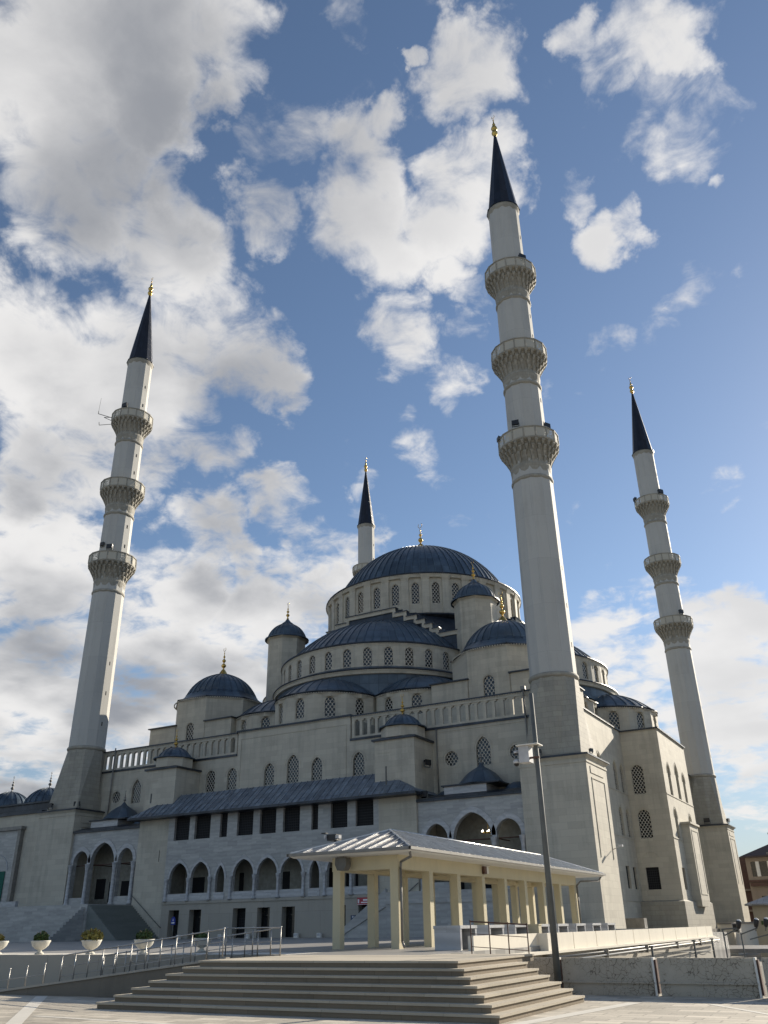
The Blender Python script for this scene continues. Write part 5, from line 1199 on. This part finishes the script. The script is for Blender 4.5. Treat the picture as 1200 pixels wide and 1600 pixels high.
# ================================================================== SIGNS, small fittings on the facade
def text(s, loc, size, m, parent, rx=90, rzz=0, ext=.004):
    cu = bpy.data.curves.new('lettering', 'FONT'); cu.body = s; cu.size = size; cu.extrude = ext; cu.align_x = 'CENTER'; cu.align_y = 'CENTER'
    tmp = bpy.data.objects.new('lettering_tmp', cu); COL.objects.link(tmp)
    dg = bpy.context.evaluated_depsgraph_get(); me = bpy.data.meshes.new_from_object(tmp.evaluated_get(dg)); bpy.data.objects.remove(tmp)
    o = bpy.data.objects.new('lettering', me); COL.objects.link(o); me.materials.clear(); me.materials.append(M[m]); o.parent = parent
    off = Vector((0, 0, 0)); p = parent
    while p: off += p.location; p = p.parent
    o.location = Vector(loc)-off; o.rotation_euler = (R(rx), 0, R(rzz)); return o
rs = thing('red_sign', 'red sign with white lettering over the doorway behind the shelter columns', 'sign', (-17.0, -2.75, 3.6))
MB().box(-17.62, -16.35, -2.78, -2.70, 3.3, 3.84).build('board', 'red', rs)
MB().box(-17.56, -17.42, -2.795, -2.781, 3.42, 3.72).box(-17.25, -16.45, -2.795, -2.781, 3.44, 3.52).box(-17.05, -16.65, -2.795, -2.781, 3.6, 3.72).box(-17.6, -16.4, -2.795, -2.781, 3.32, 3.35).build('lettering', 'letter', rs)
ns = thing('navy_sign', 'small navy notice with white symbols beside the doorway behind the shelter', 'sign', (-18.1, -2.7, 2.3))
MB().box(-18.3, -17.85, -2.68, -2.61, 2.0, 2.56).build('board', 'navy', ns)
MB().box(-18.16, -18.08, -2.69, -2.681, 2.38, 2.5).box(-18.02, -17.97, -2.69, -2.681, 2.4, 2.48).box(-18.22, -17.93, -2.69, -2.681, 2.06, 2.11).build('symbol', 'letter', ns)
bs = thing('blue_sign', 'round-topped blue sign on a post in the leftmost ground floor doorway', 'sign', (-37.0, -3.0, TZ))
MB().extr([(x, -3.0, z) for x, z in ((-37.35, 2.15), (-36.85, 2.15), (-36.85, 2.6), (-37.0, 2.8), (-37.2, 2.8), (-37.35, 2.6))], (0, .04, 0)).build('board', 'blue', bs)
MB().extr([(x, -3.02, z) for x, z in ((-37.16, 2.45), (-37.04, 2.45), (-37.1, 2.66))], (0, .015, 0)).box(-37.28, -36.92, -3.02, -3.005, 2.25, 2.36).build('symbol', 'letter', bs)
MB().tube((-37.1, -2.95, TZ), (-37.1, -2.95, 2.2), .04).build('post', 'gutter', bs)
GU = 'small white uplights at the foot of the gallery wall'
def uplight():
    t = thing('uplight', '', 'lamp', (0, 0, 0), GU)
    MB().box(-.2, .2, -.15, .1, 0, .34).build('body', 'white', t); MB().prism([(-.16, -.17), (.16, -.17), (.16, -.15), (-.16, -.15)], .12, .3).build('lens', 'box', t)
    return t
u0_ = uplight()
for i, (x, lb) in enumerate(((-36.4, 'white uplight between the two leftmost doorways'), (-31.6, 'white uplight left of the three middle doorways'), (-28.6, 'white uplight between the first two middle doorways'), (-23.5, 'white uplight just right of the three middle doorways'), (-21.2, 'white uplight on the bare wall left of the shelter'), (-18.4, 'white uplight below the small navy notice'))):
    o = u0_ if i == 0 else copy_tree(u0_); o.location = (x, -2.85, TZ); o['label'] = lb
# drainpipes on the facade
tag(MB().tube((-11.6, .95, 11.5), (-11.6, .95, 17.4), .06).tube((-11.6, .95, 17.4), (-11.6, 1.05, 17.4), .05).build('drainpipe', 'gutter'), 'dark vertical drainpipe beside the right stair turret', 'pipe')
tag(MB().tube((-3.1, .9, 11.5), (-3.1, .9, 19.9), .07).box(-3.3, -2.9, .8, 1.1, 19.8, 20.1).build('drainpipe', 'gutter'), 'drainpipe where the right balustrade meets the nearest minaret', 'pipe')
tag(MB().tube((-51.3, .9, 11.2), (-51.3, .9, 20.0), .07).build('drainpipe', 'gutter'), 'drainpipe where the left balustrade meets the left minaret', 'pipe')
tag(MB().box(-40.9, -40.8, -3.6, -3.5, 12.9, 13.8).build('vent_rod', 'pole'), 'thin dark rod standing on the left end of the canopy roof', 'rod', 'rods on the canopy roof')
tag(MB().box(-14.5, -14.4, -3.3, -3.2, 12.4, 13.9).build('vent_rod', 'pole'), 'thin dark rod standing on the right end of the canopy roof', 'rod', 'rods on the canopy roof')
tag(MB().tube((2.75, 1.5, 6.7), (3.4, 1.3, 6.9), .03).box(3.3, 3.6, 1.15, 1.4, 6.85, 7.0).build('wall_camera', 'box'), 'small white camera on an arm at the right corner of the nearest minaret block', 'camera')
# service box by the side wall
tag(MB().box(-.9, 1.2, 14.2, 15.2, TZ-.5, 2.0).build('service_box', 'gutter'), 'dark box standing at the foot of the recessed side wall', 'box')
